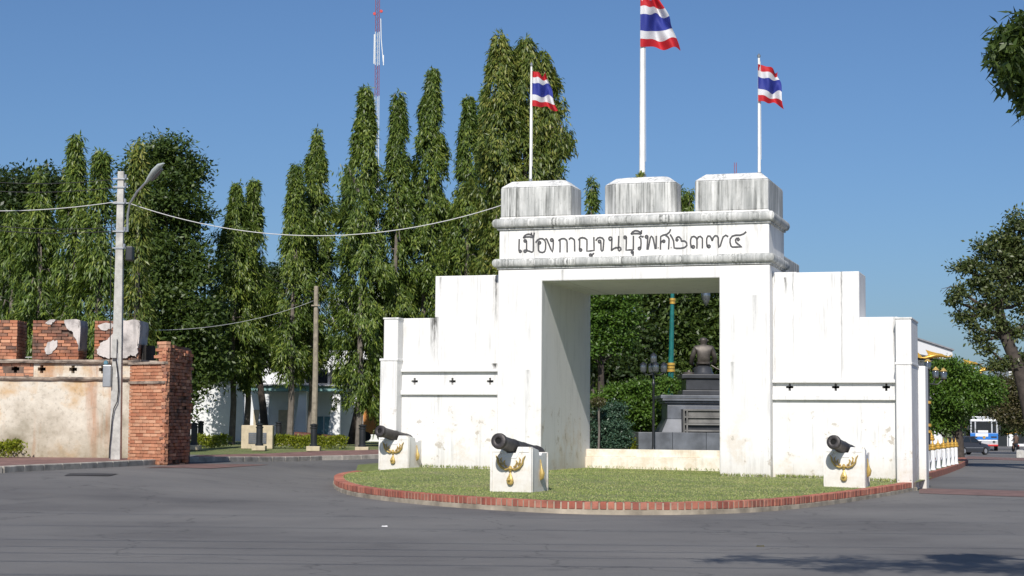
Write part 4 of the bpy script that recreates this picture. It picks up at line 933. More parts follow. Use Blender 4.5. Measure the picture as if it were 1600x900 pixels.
# ================================================================== WHITE BUILDING behind the trees, left
BYd = 106
def X_(px, Y=BYd): return at(px, 650, Y).x
def Z_(py, Y=BYd): return at(450, py, Y).z
bl0 = Vector((X_(450), BYd, .6))
hb = empty('white_building', bl0, 0, 'two storey white building with a teal porch behind the tall trees', 'building')
def hbx(name, x0, x1, y0, y1, z0, z1, m, bevel=0):
    b = MB().box(x0 - bl0.x, x1 - bl0.x, y0 - BYd, y1 - BYd, z0 - .6, z1 - .6); return b.build(name, m, hb, bevel=bevel)
hbx('wall', X_(296), X_(392), BYd - 3, BYd - 2.6, .3, Z_(600, BYd - 3), M['wallwhite'])
hbx('wall_coping', X_(294), X_(394), BYd - 3.1, BYd - 2.5, Z_(600, BYd - 3), Z_(597, BYd - 3), M['greyroof'])
hbx('back_wall', X_(370), X_(620), BYd + 3, BYd + 3.3, .3, Z_(600), M['wallwhite'])
hbx('floor_slab', X_(368), X_(536), BYd - .3, BYd + 3, .3, .72, M['concrete'])
for x0, x1 in ((408, 421), (466, 479), (519, 532)):
    a0, a1 = X_(x0), X_(x1); z0, z1 = .5, Z_(603)
    b = MB().hull8([(a0 - .25 - bl0.x, -.45, z0 - .6), (a1 - bl0.x, -.45, z0 - .6), (a1 - bl0.x, .3, z0 - .6), (a0 - .25 - bl0.x, .3, z0 - .6)],
                   [(a0 + .1 - bl0.x, -.2, z1 - .6), (a1 - bl0.x, -.2, z1 - .6), (a1 - bl0.x, .3, z1 - .6), (a0 + .1 - bl0.x, .3, z1 - .6)]); b.build('buttress', M['wallwhite'], hb, bevel=.02)
hbx('fascia', X_(380), X_(536), BYd - .5, BYd + 2.6, Z_(611), Z_(603), M['tealfascia'], .02)
hbx('porch_roof', X_(378), X_(540), BYd - .7, BYd + 2.8, Z_(603), Z_(601), M['greyroof'])
for x0, x1 in ((484, 500), (502, 517)): hbx('shutter', X_(x0), X_(x1), BYd + 1.8, BYd + 1.9, .72, Z_(650), M['bluepanel'])
for x0, x1 in ((385, 400), (425, 440)): hbx('door', X_(x0), X_(x1), BYd + 2.9, BYd + 2.98, .72, Z_(640), M['sand'])
hbx('upper_wall', X_(400), X_(600), BYd + 2.2, BYd + 6, Z_(601), Z_(545), M['wallwhite'])
hbx('balcony_parapet', X_(450), X_(548), BYd + .6, BYd + .8, Z_(571), Z_(552), M['wallwhite'])
b = MB()
for k in range(34):
    x = X_(451) + k * (X_(547) - X_(451)) / 34; b.box(x - bl0.x, x + .05 - bl0.x, .57, .6, Z_(570) - .6, Z_(553) - .6)
b.build('parapet_rib', M['wallwhite'], hb)
for k in range(5):
    x = X_(452 + k * 19); hbx('window', x, X_(452 + k * 19 + 15), BYd + 2.1, BYd + 2.18, Z_(597), Z_(575), M['glass'])
for x0 in (450, 480, 513, 545): hbx('column', X_(x0), X_(x0 + 3), BYd + .6, BYd + .85, Z_(601), Z_(571), M['black'])
# gable with red tiles
gx0, gx1, gz0, gz1 = X_(515, BYd + 4), X_(600, BYd + 4), Z_(508, BYd + 4), Z_(468, BYd + 4)
b = MB().add([(gx0 - bl0.x, 4, gz0 - .6), (gx1 - bl0.x, 4, gz0 - .6), (gx1 - bl0.x, 4, gz1 + .9 - .6), (gx0 - bl0.x, 4, gz1 - .9 - .6)] + [(gx0 - bl0.x, 9, gz0 - .6), (gx1 - bl0.x, 9, gz0 - .6), (gx1 - bl0.x, 9, gz1 + .9 - .6), (gx0 - bl0.x, 9, gz1 - .9 - .6)],
             [(0, 1, 2, 3), (7, 6, 5, 4), (0, 4, 5, 1), (1, 5, 6, 2), (2, 6, 7, 3), (3, 7, 4, 0)]); b.build('gable', M['wallwhite'], hb)
def slope(xa, za, xb, zb_, y0, y1, th, m, nm):
    MB().hull8([(xa - bl0.x, y0, za - .6), (xb - bl0.x, y0, zb_ - .6), (xb - bl0.x, y1, zb_ - .6), (xa - bl0.x, y1, za - .6)], [(xa - bl0.x, y0, za - .6 + th), (xb - bl0.x, y0, zb_ - .6 + th), (xb - bl0.x, y1, zb_ - .6 + th), (xa - bl0.x, y1, za - .6 + th)]).build(nm, m, hb)
slope(X_(512, BYd + 4), Z_(483, BYd + 4), X_(562, BYd + 4), Z_(456, BYd + 4), 3.4, 9.4, .28, M['whitep'], 'barge_board')
slope(X_(512, BYd + 4), Z_(476, BYd + 4), X_(560, BYd + 4), Z_(450, BYd + 4), 3.6, 9.6, .12, M['greyroof'], 'roof')
for k in range(6): slope(X_(510 + k * 3, BYd + 3), Z_(503 + k * 2.2, BYd + 3), X_(513 + k * 3, BYd + 3), Z_(505 + k * 2.2, BYd + 3), 1.2, 3.8, .14, M['redroof'], 'roof_tile')
# small orange food cart seen left of the gate end
g = at(583, 690, 100); e = empty('orange_cart', (g.x, 100, .7), 0, 'orange and white roadside cart glimpsed left of the gate', 'cart')
MB().box(-.6, .7, 0, .8, .4, 1.9).build('cart_body', M['shop2'], e, bevel=.03); MB().box(-.7, .8, -.2, 1.0, 2.3, 2.45).build('canopy', M['whitep'], e)
MB().box(-.45, .3, -.04, .01, 1.95, 2.25).build('menu_board', M['whitep'], e)
for x in (-.4, .5):
    MB().tube([(x, -.02, .28), (x, .06, .28)], .28, 12).build('wheel', M['tyre'], e)
for x in (-.6, .7): MB().tube([(x, .1, 1.8), (x, .1, 2.35)], .03, 6).build('canopy_post', M['steel'], e)
# ================================================================== TREES
def mast_tree(top, base_px, Y, hw, bot_py, label, dens=1.0, m='mast', blunt=1.0, group='tall narrow mast trees', clear=True):
    """columnar tree with drooping branches; hw = half width of the crown in survey pixels"""
    s = 2700 / Y; t0 = at(top[0], top[1], Y); g = at(base_px, 690, Y); bz = gz(g.x, Y); base = Vector((g.x, Y, bz))
    H = t0.z - bz; lean = t0.x - base.x; cb = max(.3, at(450, bot_py - 22, Y).z - bz); r0 = max(.30, hw / s * 1.05 - .20)
    e = empty('mast_tree', base, 0, label, 'tree', group)
    pts_ = [(lean * k / 6 + .06 * math.sin(k * 2.1), .05 * math.sin(k), H * .97 * k / 6) for k in range(7)]
    MB().tube(pts_, [.17 - .024 * k for k in range(7)], 8).build('trunk', M['bark'], e, smooth=True)
    CH = H - cb
    nc = int(112 * dens * CH * r0 ** .8 / 1.6)
    # boughs: the foliage hangs in tufts with dark gaps between them
    nbg = int(8.5 * CH * r0 ** .9) + 10; bt = rng.uniform(0, 1, nbg) ** .9; bp_ = rng.uniform(0, 2 * math.pi, nbg); br_ = rng.uniform(.66, 1.16, nbg)
    bi = rng.integers(0, nbg, nc); free = rng.uniform(size=nc) < .22
    t_ = np.where(free, rng.uniform(0, 1, nc), np.clip(bt[bi] + rng.normal(size=nc) * .20 / CH, 0, 1)); sd_ = rng.uniform(0, 9)
    ph = np.where(free, rng.uniform(0, 2 * math.pi, nc), bp_[bi] + rng.normal(size=nc) * .20 / max(r0, .5))
    prof = np.minimum(1, ((1 - t_) / .58)) ** (.86 / blunt) * np.where(t_ < .12, .55 + t_ * 3.75, 1)
    tier = 1 + .24 * np.sin(t_ * CH * 2.3 + np.sin(ph * 2 + sd_) * 2.2 + sd_) + .20 * np.sin(ph * 3 + t_ * CH * 1.3 + sd_) + .12 * np.sin(ph * 7 + t_ * CH * 4)
    rr = r0 * prof * tier * np.where(free, rng.uniform(.2, .75, nc), br_[bi] * rng.uniform(.80, 1.0, nc))
    rr = np.maximum(rr, .12)
    z = cb + t_ * CH
    cx = lean * z / H + rr * np.cos(ph); cy = rr * np.sin(ph)
    k = 22; ll = rng.uniform(.45, .95, nc) * (.6 + .4 * np.minimum(1, r0))
    q = rng.uniform(0, 1, (nc, k)); out = rng.uniform(.02, .28, nc)
    PX = cx[:, None] + np.cos(ph)[:, None] * out[:, None] * q * ll[:, None] + rng.normal(size=(nc, k)) * .07
    PY = cy[:, None] + np.sin(ph)[:, None] * out[:, None] * q * ll[:, None] + rng.normal(size=(nc, k)) * .07
    PZ = z[:, None] - q * ll[:, None] * .9 + rng.normal(size=(nc, k)) * .05
    P = np.stack([PX.ravel(), PY.ravel(), PZ.ravel()], 1)
    keep_ = P[:, 2] < H; D = rng.normal(size=P.shape) * .42
    D[:, 0] += np.repeat(np.cos(ph), k) * .45; D[:, 1] += np.repeat(np.sin(ph), k) * .45; D[:, 2] -= .95
    # upright tip
    nt_ = 70; Pt = np.stack([lean + rng.normal(size=nt_) * .10, rng.normal(size=nt_) * .10, H - rng.uniform(0, .9, nt_) ** 1.3], 1); Dt = rng.normal(size=(nt_, 3)) * .6; Dt[:, 2] -= .2
    P = np.concatenate([P[keep_], Pt]); D = np.concatenate([D[keep_], Dt])
    side = np.concatenate([np.stack([np.cos(ph).repeat(k), np.sin(ph).repeat(k), np.full(nc * k, .35)], 1)[keep_], np.tile([0, -1, .4], (nt_, 1))])
    leaves('crown', P, D, .26, .062, M[m], e, side)
    # a few limbs
    b = MB()
    for i in range(16):
        zz_ = cb + CH * (.04 + .85 * i / 16); a_ = i * 2.4; r_ = r0 * .6 * min(1, (1 - (zz_ - cb) / CH) / .5)
        b.tube([(lean * zz_ / H, 0, zz_), (lean * zz_ / H + math.cos(a_) * r_ * .6, math.sin(a_) * r_ * .6, zz_ + .1), (lean * zz_ / H + math.cos(a_) * r_, math.sin(a_) * r_, zz_ - .5)], [.045, .03, .012], 5)
    b.build('limb', M['bark'], e)
    return e
def blob_tree(base_px, base_py, Y, blobs, label, m='leaf', lf=.22, dens=1.0, trunk_r=.25, bark='bark', trunk_pts=None, name='broadleaf_tree', flat=.75, group=None, depth=.9, base_z=None, fill=.55):
    s = 2700 / Y; g = at(base_px, base_py, Y); bz = gz(g.x, Y) if base_z is None else base_z; base = Vector((g.x, Y, bz))
    e = empty(name, base, 0, label, 'tree', group); C3 = []; Rr = []
    for bl_ in blobs:
        px, py, r = bl_[:3]; dy = bl_[3] if len(bl_) > 3 else random.uniform(-.5, .5) * r / s * depth
        c = at(px, py, Y + dy) - base; C3.append(np.array(c)); Rr.append(r / s)
    AP = []; AD = []; SU = []
    for c, r in zip(C3, Rr):
        nc = max(6, int(44 * dens * r ** 1.8 / (lf / .22) ** 1.2))
        d = rdir(nc); rad = np.where(rng.uniform(size=nc) < fill, rng.uniform(.78, 1.05, nc), rng.uniform(.2, .8, nc)) * r
        P = c + d * rad[:, None] * np.array([1, depth, flat])
        k = 40; cs = .24 + .08 * min(r, 2)
        cs = cs * (lf / .22) ** .7
        off = rng.normal(size=(nc, k, 3)) * cs * np.array([1, 1, .55]) * .8
        AP.append((P[:, None, :] + off).reshape(-1, 3)); dd = rng.normal(size=(nc * k, 3)) * .7 + off.reshape(-1, 3) / cs * .5; dd[:, 2] -= .15; AD.append(dd)
        SU.append(np.repeat(d * .5, k, 0) + np.array([0, -.1, .9]))
    P = np.concatenate(AP); D = np.concatenate(AD); S = np.concatenate(SU); kz = P[:, 2] > .15
    leaves('crown', P[kz], D[kz], lf, lf * .50, M[m], e, S[kz])
    b = MB()
    if trunk_pts: tp_ = [tuple(at(x, y, Y) - base) for x, y in trunk_pts]
    else:
        ct = sum(C3) / len(C3); tp_ = [(0, 0, -.1), (ct[0] * .2, ct[1] * .3, ct[2] * .3), (ct[0] * .6, ct[1] * .6, ct[2] * .7), tuple(ct)]
    n = len(tp_); b.tube(tp_, [trunk_r * (1 - .55 * i / (n - 1)) for i in range(n)], 10); b.build('trunk', M[bark], e, smooth=True)
    b = MB()
    for c, r in zip(C3, Rr):
        # branch leaves the trunk at the nearest lower point
        best = min(tp_[1:], key=lambda q: abs(q[2] - (c[2] - r * .8)) + .5 * math.dist(q, c)); q = Vector(best); c = Vector(c)
        md = q.lerp(c, .5) + Vector((0, 0, -.12 * (c - q).length)); b.tube([q, md, c], [trunk_r * .38, trunk_r * .24, trunk_r * .10], 6)
        for j in range(4):
            d = Vector(rdir(1)[0]) * r * .8; b.tube([c, c + d * .6, c + d + Vector((0, 0, .1))], [trunk_r * .1, trunk_r * .06, trunk_r * .03], 5)
    b.build('limb', M[bark], e, smooth=True)
    return e
# --- big dark trees at the far left and behind
blob_tree(35, 690, 84, [(30, 300, 48), (75, 290, 38), (5, 330, 40), (40, 360, 60), (-10, 400, 60), (60, 430, 60), (15, 480, 60), (90, 500, 50), (-30, 480, 60), (-20, 560, 60), (60, 570, 60)], 'large dark rounded tree behind the slim trees at the far left', 'leafd', .26, 1.0, .35, 'barkd', group='broad trees behind the old wall')
blob_tree(262, 690, 82, [(258, 240, 42), (225, 262, 36), (290, 270, 34), (262, 300, 58), (220, 330, 50), (300, 345, 34), (250, 390, 68), (300, 420, 38), (210, 440, 58), (270, 470, 66), (305, 510, 48), (230, 540, 60), (290, 570, 60), (200, 590, 50), (260, 630, 50)], 'tall broad leafy tree just right of the lamp pole', 'leaf', .24, 1.0, .4, 'barkd', group='broad trees behind the old wall')
blob_tree(415, 690, 98, [(410, 445, 34), (430, 430, 26), (395, 480, 40), (425, 490, 44), (440, 540, 44), (400, 550, 44), (360, 560, 40), (340, 500, 40), (330, 560, 44)], 'dark low tree filling the gap between the paired mast trees', 'leafd', .24, 1.0, .25, 'barkd')
blob_tree(548, 690, 92, [(538, 330, 18), (540, 350, 24), (545, 400, 22), (536, 440, 12), (560, 470, 30), (600, 520, 50), (640, 560, 60), (600, 600, 50), (660, 460, 50), (690, 380, 40), (700, 340, 26), (660, 640, 50), (730, 430, 60), (750, 350, 34)], 'dark feathery tree showing between and behind the middle mast trees', 'leaf', .22, 1.0, .25, 'barkd')
# --- mast trees, left group
mast_tree((62, 262), 62, 68, 44, 590, 'leftmost broad mast tree above the old wall', 1.0)
mast_tree((120, 209), 112, 67, 40, 600, 'tallest mast tree of the left group, above the second merlon', 1.05)
mast_tree((158, 234), 150, 66, 38, 600, 'mast tree just left of the lamp pole', 1.0)
mast_tree((216, 218), 212, 65, 27, 590, 'slim yellowish mast tree just right of the lamp pole', 1.0, 'mastg')
mast_tree((20, 330), 12, 69, 40, 600, 'shorter mast tree at the very left edge', 1.0)
# --- the pair and the single
mast_tree((370, 285), 362, 86, 52, 615, 'left one of the paired mast trees behind the stone sign block', 1.05)
mast_tree((397, 280), 384, 87, 36, 610, 'right one of the paired mast trees behind the stone sign block', 1.05)
mast_tree((496, 200), 484, 86, 40, 590, 'tall mast tree by the timber pole', 1.1)
mast_tree((463, 255), 452, 84, 38, 600, 'shorter mast tree leaning on the one by the timber pole', 1.0)
# --- middle group
mast_tree((572, 135), 560, 82, 47, 650, 'tall mast tree in front of the red and white lattice mast', 1.15)
mast_tree((623, 143), 612, 83, 42, 680, 'mast tree second from the left in the middle group', 1.1)
mast_tree((676, 107), 655, 84, 54, 680, 'tall pointed mast tree in the centre of the middle group', 1.2)
mast_tree((733, 150), 724, 83, 42, 640, 'mast tree left of the tallest cluster, behind the left wing', 1.1)
mast_tree((755, 135), 756, 86, 30, 640, 'narrow mast tree squeezed beside the tallest cluster', 1.0)
mast_tree((781, 52), 790, 72, 50, 560, 'left stem of the tallest yellowing tree cluster behind the gate', 1.25, 'mastg', 1.8)
mast_tree((822, 56), 815, 72.5, 54, 560, 'middle stem of the tallest yellowing tree cluster behind the left flag', 1.25, 'mastg', 1.8)
mast_tree((850, 78), 840, 73, 40, 330, 'right stem of the tallest yellowing tree cluster behind the left flag', 1.25, 'mastg', 1.8)
# drooping side branches of that cluster
def hang_clump(pts_, Y, label, m):
    P0 = at(pts_[0][0], pts_[0][1], Y); e = empty('hanging_branch', P0, 0, label, 'tree branch'); b = MB()
    v = [at(x, y, Y) - P0 for x, y in pts_]; b.tube([tuple(q) for q in v], [.07 - .05 * i / (len(v) - 1) for i in range(len(v))], 6); b.build('limb', M['bark'], e)
    A = []; 
    for i in range(len(v) - 1):
        for k in range(int((v[i + 1] - v[i]).length * 260)):
            q = v[i].lerp(v[i + 1], random.random()); A.append((q.x + random.gauss(0, .18), q.y + random.gauss(0, .25), q.z - random.uniform(0, 1.0) ** 1.4 * 1.0 + .15))
    P = np.array(A); D = rng.normal(size=P.shape) * .4; D[:, 2] -= .9; leaves('crown', P, D, .30, .07, M[m], e)
hang_clump([(835, 200), (852, 178), (870, 186), (880, 205), (884, 222)], 72.4, 'drooping outer branch below the left flag, pointing right', 'mastg')
hang_clump([(835, 235), (850, 196), (866, 200), (872, 232)], 72.0, 'inner drooping branch hanging beside the left flagpole', 'mastg')
hang_clump([(560, 300), (545, 262), (537, 258)], 70, 'short leafy branch sticking out left of the tall mast tree', 'mast')
# small ones seen over the gate and a thin sapling
mast_tree((925, 277), 925, 84, 15, 640, 'small pointed tree seen between the left and middle merlons', 1.1, group='far pointed trees over the gate')
mast_tree((1064, 291), 1064, 96, 10, 640, 'thin pointed tree just right of the middle merlon', 1.1, group='far pointed trees over the gate')
mast_tree((1077, 296), 1078, 98, 10, 640, 'thin pointed tree just left of the right merlon', 1.1, group='far pointed trees over the gate')
blob_tree(860, 600, 88, [(845, 262, 10), (872, 268, 9), (862, 262, 7), (838, 285, 22), (870, 300, 20)], 'feathery crown showing above the left merlon', 'leafb', .16, .6, .06, fill=.3)
# --- park behind the gate
blob_tree(940, 690, 74, [(945, 478, 34), (925, 500, 36), (965, 500, 32), (940, 530, 32), (900, 540, 40), (960, 450, 40), (900, 470, 40), (970, 535, 22)], 'bright green tree seen at the upper left through the passage', 'leafb', .17, 1.3, .2, 'barkd', group='park trees seen through the gate')
blob_tree(1075, 690, 86, [(1010, 470, 40), (1050, 455, 40), (1090, 480, 44), (1120, 500, 44), (1040, 510, 44), (1010, 540, 40), (1075, 540, 46), (1120, 560, 44), (1030, 580, 44), (1075, 600, 44), (1150, 600, 50), (1150, 520, 50), (1000, 610, 30), (1100, 440, 50), (1180, 460, 50)], 'large olive green tree behind the statue', 'leaf', .26, 1.1, .4, 'barkd', group='park trees seen through the gate')
blob_tree(960, 700, 85, [(930, 570, 60), (985, 580, 50), (950, 620, 60), (1000, 640, 50), (900, 640, 50), (980, 520, 50), (960, 660, 40), (870, 560, 60), (1040, 650, 50)], 'dark shaded tree deep in the park behind the passage', 'leafd', .26, 1.0, .3, 'barkd', group='park trees seen through the gate')
blob_tree(1000, 690, 71.5, [(1000, 603, 20), (970, 610, 20), (945, 622, 16), (1020, 615, 22), (985, 630, 26), (1035, 630, 22), (1015, 648, 26), (970, 650, 22), (1040, 655, 18), (1000, 660, 22), (1048, 600, 16)], 'bright green layered shrub tree behind the four globe lamp', 'leafb', .15, 1.5, .08, 'barkd', flat=.5)
blob_tree(955, 698, 66.5, [(948, 650, 17), (958, 640, 16), (942, 670, 20), (962, 672, 22), (955, 688, 24), (935, 690, 18), (972, 690, 14)], 'blue green juniper bush behind the passage sill', 'juniper', .10, 2.2, .06, name='juniper_bush', base_z=.3)
g = at(935, 690, 65.5); e = empty('topiary_ball', (g.x, 65.5, .4), 0, 'small clipped ball tree on a thin stem left of the passage', 'tree'); zb_ = at(935, 628, 65.5).z - .4
MB().tube([(0, 0, 0), (.03, 0, zb_ * .5), (0, 0, zb_)], [.045, .04, .035], 6).build('stem', M['bark'], e)
P = rdir(900) * rng.uniform(.6, 1, 900)[:, None] * np.array([.30, .30, .19]) + np.array([0, 0, zb_]); leaves('crown', P, rdir(900), .08, .04, M['brownleaf'], e)
hedge(at(975, 700, 68).x, at(994, 700, 68).x, 68, 69, .5, .62, 'yellow green low bush left of the granite pedestal', 1500)
# --- right side street trees
blob_tree(1500, 700, 96, [(1480, 575, 26), (1510, 590, 30), (1470, 605, 28), (1535, 612, 26), (1495, 625, 34), (1460, 640, 24), (1512, 636, 20), (1550, 622, 15), (1480, 660, 24), (1545, 600, 18), (1450, 590, 22), (1455, 665, 20)], 'bright green spreading street tree right of the gate end', 'leafb', .20, 1.25, .28, 'barkd', flat=.6, group='street trees on the right')
blob_tree(1632, 690, 150, [(1575, 600, 24), (1600, 620, 30), (1560, 620, 24), (1590, 650, 24), (1565, 645, 18), (1620, 600, 30), (1620, 640, 30)], 'brownish street tree above the blue bus', 'brownleaf', .30, 1.0, .3, 'barkd', group='street trees on the right')
blob_tree(1500, 690, 185, [(1520, 640, 20), (1500, 645, 22), (1545, 645, 16), (1480, 660, 24), (1560, 655, 16), (1510, 660, 20), (1595, 665, 20), (1575, 668, 14)], 'dark tree behind the blue bus', 'leafd', .34, 1.0, .3, 'barkd', group='street trees on the right')
blob_tree(1610, 690, 72, [(1595, 345, 22), (1570, 375, 22), (1545, 385, 18), (1600, 390, 26), (1520, 410, 16), (1560, 410, 26), (1500, 420, 12), (1590, 430, 30), (1530, 440, 20), (1500, 455, 14), (1560, 455, 26), (1600, 470, 26), (1540, 485, 16), (1515, 505, 12), (1500, 492, 8), (1560, 510, 16), (1530, 530, 14), (1545, 545, 10), (1590, 520, 18), (1570, 565, 14), (1555, 572, 9), (1620, 420, 30), (1640, 480, 30), (1650, 400, 40), (1600, 560, 16), (1490, 470, 5)],
          'large olive tree with a curving trunk at the right edge', 'leafo', .19, 1.05, .34, 'barkd', [(1625, 740), (1608, 640), (1592, 575), (1568, 520), (1560, 480), (1575, 430), (1590, 380)], fill=.75)
# dead twig
q = at(1500, 450, 72); tw = MB().tube([(0, 0, 0), (-.45, 0, .05), (-.75, 0, -.25)], [.03, .02, .008], 5).tube([(-.3, 0, .04), (-.6, 0, .0), (-.8, 0, -.05)], [.02, .012, .006], 5)
o = tw.build('bare_twig', M['barkd']); o.location = q; tag(o, 'bare grey twig sticking out of the olive tree on the right', 'twig')
# --- near overhanging tree, only its outer foliage reaches the frame
NY = 15.5
def near(px, py, dy=0): return at(px, py, NY + dy)
nb0 = Vector((9.8, 12.0, 0)); e = empty('overhanging_tree', nb0, 0, 'near tree whose leafy branch hangs in at the top right corner', 'tree')
limb = [near(1820, 60, -1), near(1700, 60), near(1640, 95), near(1590, 110), near(1565, 120)]
b = MB().tube([tuple(q - nb0) for q in [Vector((9.8, 12, -.1)), Vector((9.75, 12.1, 1.4)), Vector((9.6, 12.3, 2.8)), Vector((8.7, 13, 4.3)), Vector((7.3, 13.8, 5.0)), Vector((5.9, 14.6, 5.2))] ], [.24, .2, .18, .15, .11, .09], 10)
b.build('trunk', M['barkd'], e, smooth=True)
b = MB().tube([tuple(Vector((5.9, 14.6, 5.2)) - nb0), tuple(near(1660, 70) - nb0), tuple(near(1600, 100) - nb0), tuple(near(1565, 110) - nb0)], [.09, .05, .03, .012], 7)
shade = [Vector((8.7, 13, 4.3)), Vector((5.4, 12.2, 6.0)), Vector((3.6, 12.0, 6.9)), Vector((2.0, 12.0, 7.2)), Vector((1.2, 12.1, 7.1))]
b.tube([tuple(q - nb0) for q in shade], [.11, .08, .06, .04, .02], 7); b.tube([(-6.2, 0, 6.9), (-6.8, -.9, 7.3), (-7.4, -1.2, 7.4)], .03, 6); b.tube([(-7.2, 0, 7.1), (-7.8, .8, 7.0), (-8.4, 1.0, 6.9)], .025, 6); b.build('limb', M['barkd'], e, smooth=True)
A = []; 
def clumps(c, r, n, k=16, cs=.10):
    out = []
    for i in range(n):
        d = rdir(1)[0] * r * random.uniform(.3, 1) ** .5
        for j in range(k): out.append(np.array(c) + d + rng.normal(size=3) * cs)
    return out
for px, py, r in ((1608, 60, 18), (1588, 92, 20), (1568, 88, 11), (1574, 52, 8), (1558, 72, 6), (1592, 45, 9), (1572, 116, 10), (1604, 125, 22), (1612, 160, 12), (1602, 150, 8), (1630, 90, 40), (1660, 60, 50), (1640, 140, 24), (1558, 92, 5)):
    A += clumps(near(px + 9, py, random.uniform(-.2, .2)) - nb0, r * NY / 2700, int(7 + r * .9), 13, .065)
for c, r in (((4.6, 12.2, 6.6), .7), ((3.8, 12.0, 7.0), .55), ((3.2, 11.6, 7.1), .45), ((2.5, 12.2, 7.1), .40), ((3.4, 10.6, 7.5), .5), ((4.4, 10.4, 7.6), .6), ((2.4, 10.3, 7.6), .35), ((4.0, 11.3, 7.2), .5), ((2.0, 11.7, 7.3), .34), ((1.3, 12.1, 7.1), .30), ((3.0, 12.7, 7.0), .34), ((3.5, 11.0, 7.3), .4), ((2.6, 10.9, 7.4), .3), ((5.2, 12.2, 6.4), .7), ((6.0, 12.4, 6.4), .9), ((4.5, 11.2, 7.2), .5), ((1.7, 12.9, 6.9), .22), ((5.4, 11.2, 7.2), .6)):
    A += clumps(Vector(c) - nb0, r, int(52 * r), 15, .10)
P = np.array(A); D = rng.normal(size=P.shape) * .6; D[:, 2] -= .45
leaves('crown', P, D, .13, .036, M['leaf'], e)
# --- far backdrop wood so that no bare horizon shows between the trunks
def wood(x0, x1, y0, y1, h, z0, n, label, m):
    P = np.stack([rng.uniform(x0, x1, n), rng.uniform(y0, y1, n), np.zeros(n)], 1)
    hh = h * (.75 + .18 * np.sin(P[:, 0] * .45) + .12 * np.sin(P[:, 0] * 1.3 + 1)); P[:, 2] = z0 + hh * rng.uniform(0, 1, n) ** .8
    D = rdir(n); o = leaves('far_wood', P, D, .75, .42, M[m]); return tag(o, label, 'wood', kind='stuff')
wood(-58, 2, 124, 136, 9.0, .4, 26000, 'dark far wood behind the white building and the mast trees', 'leafd')
wood(2, 26, 112, 124, 9.0, .2, 15000, 'dark far wood at the back of the park', 'leafd')
wood(70, 140, 250, 270, 9.5, -.4, 12000, 'hazy far greenery closing the street on the right', 'leaf')

# ================================================================== STATUE and park furniture behind the gate
SY = 68.0
def S_(px, py, dy=0): return at(px, py, SY + dy)
sc_x = S_(1101, 600).x
ped = empty('statue_pedestal', (sc_x, SY, .1), 0, 'stepped grey granite pedestal seen through the passage', 'pedestal')
def z_(py): return S_(1101, py).z - .1
def hx(px): return abs(S_(px, 600).x - sc_x)
def pb(name, hw, z0, z1, y0, y1, m, bev=.02): return MB().box(-hw, hw, y0, y1, z0, z1).build(name, m, ped, bevel=bev)
# base course in separate slabs
hw = hx(994); edges = [-hw, -hw + 1.32, -hw + 2.62, hw - 2.62 + .6, hw - 1.32, hw]
for i in range(5): MB().box(edges[i] + .006, edges[i + 1] - .006, -1.2, 2.8, -.2, z_(676)).build('slab', M['granite'], ped, bevel=.012)
MB().hull8([(-hx(1031), -.75, z_(676)), (hx(1031), -.75, z_(676)), (hx(1031), 2.3, z_(676)), (-hx(1031), 2.3, z_(676))], [(-hx(1041), -.5, z_(655)), (hx(1041), -.5, z_(655)), (hx(1041), 2.1, z_(655)), (-hx(1041), 2.1, z_(655))]).build('battered_course', M['granite'], ped, bevel=.015)
pb('die', hx(1041), z_(655), z_(634), -.5, 2.1, M['granite']); 
for k in range(3): pb('cornice', hx(1041 - 4 * k), z_(634 - 3.5 * k), z_(634 - 3.5 * (k + 1)) - .006, -.5 - .1 * k, 2.1 + .1 * k, M['granite'], .012)
pb('cornice', hx(1030), z_(623.5), z_(618), -.72, 2.3, M['granite'], .02)
b = MB()
x0, x1 = -hx(1064), hx(1064)
for zz_ in (641, 652, 663, 673): b.box(x0, x1, -.92, -.84, z_(zz_) - .04, z_(zz_) + .03)
for x in (x0, x0 + .12, x1 - .12, x1 - .06): b.box(x, x + .06, -.93, -.83, z_(676), z_(640))
b.build('relief_frame', M['marble'], ped, bevel=.008, seg=1)
for zz_, hh in ((646.5, .20), (657.5, .18)): MB().box(x0 + .2, x1 - .2, -.84, -.78, z_(zz_) - hh / 2, z_(zz_) + hh / 2).build('relief_panel', M['marble'], ped)
pb('relief_backing', hx(1062), z_(676), z_(640), -.79, -.5, M['granite2'], 0)
for z0, z1, a in ((618, 610, 1065), (610, 592, 1071), (592, 585, 1064)): pb('black_plinth', hx(a), z_(z0) + .004, z_(z1), -.35 if a != 1071 else -.25, 1.7, M['granite2'], .03)
# seated figure, seen from behind
def skin(name, verts, edges, radii, m, parent, sub=2, root=0):
    me = bpy.data.meshes.new(name); me.from_pydata(verts, edges, []); o = bpy.data.objects.new(name, me); COL.objects.link(o); o.parent = parent
    o.modifiers.new('sk', 'SKIN'); me.skin_vertices[0].data[root].use_root = True
    for i, r in enumerate(radii): me.skin_vertices[0].data[i].radius = r if isinstance(r, tuple) else (r, r)
    sb = o.modifiers.new('ss', 'SUBSURF'); sb.levels = sub; sb.render_levels = sub; me.materials.append(m)
    dg = bpy.context.evaluated_depsgraph_get(); dg.update(); nm = bpy.data.meshes.new_from_object(o.evaluated_get(dg)); o.modifiers.clear(); o.data = nm
    nm.materials.clear(); nm.materials.append(m)
    nm.polygons.foreach_set('use_smooth', [True] * len(nm.polygons)); return o
st_ = empty('seated_statue', (sc_x, SY + .35, .1 + z_(585)), 0, 'dark bronze statue of a seated man with short hair, seen from behind', 'statue')
k = (z_(526) - z_(585)) * 1.05; q_ = .93
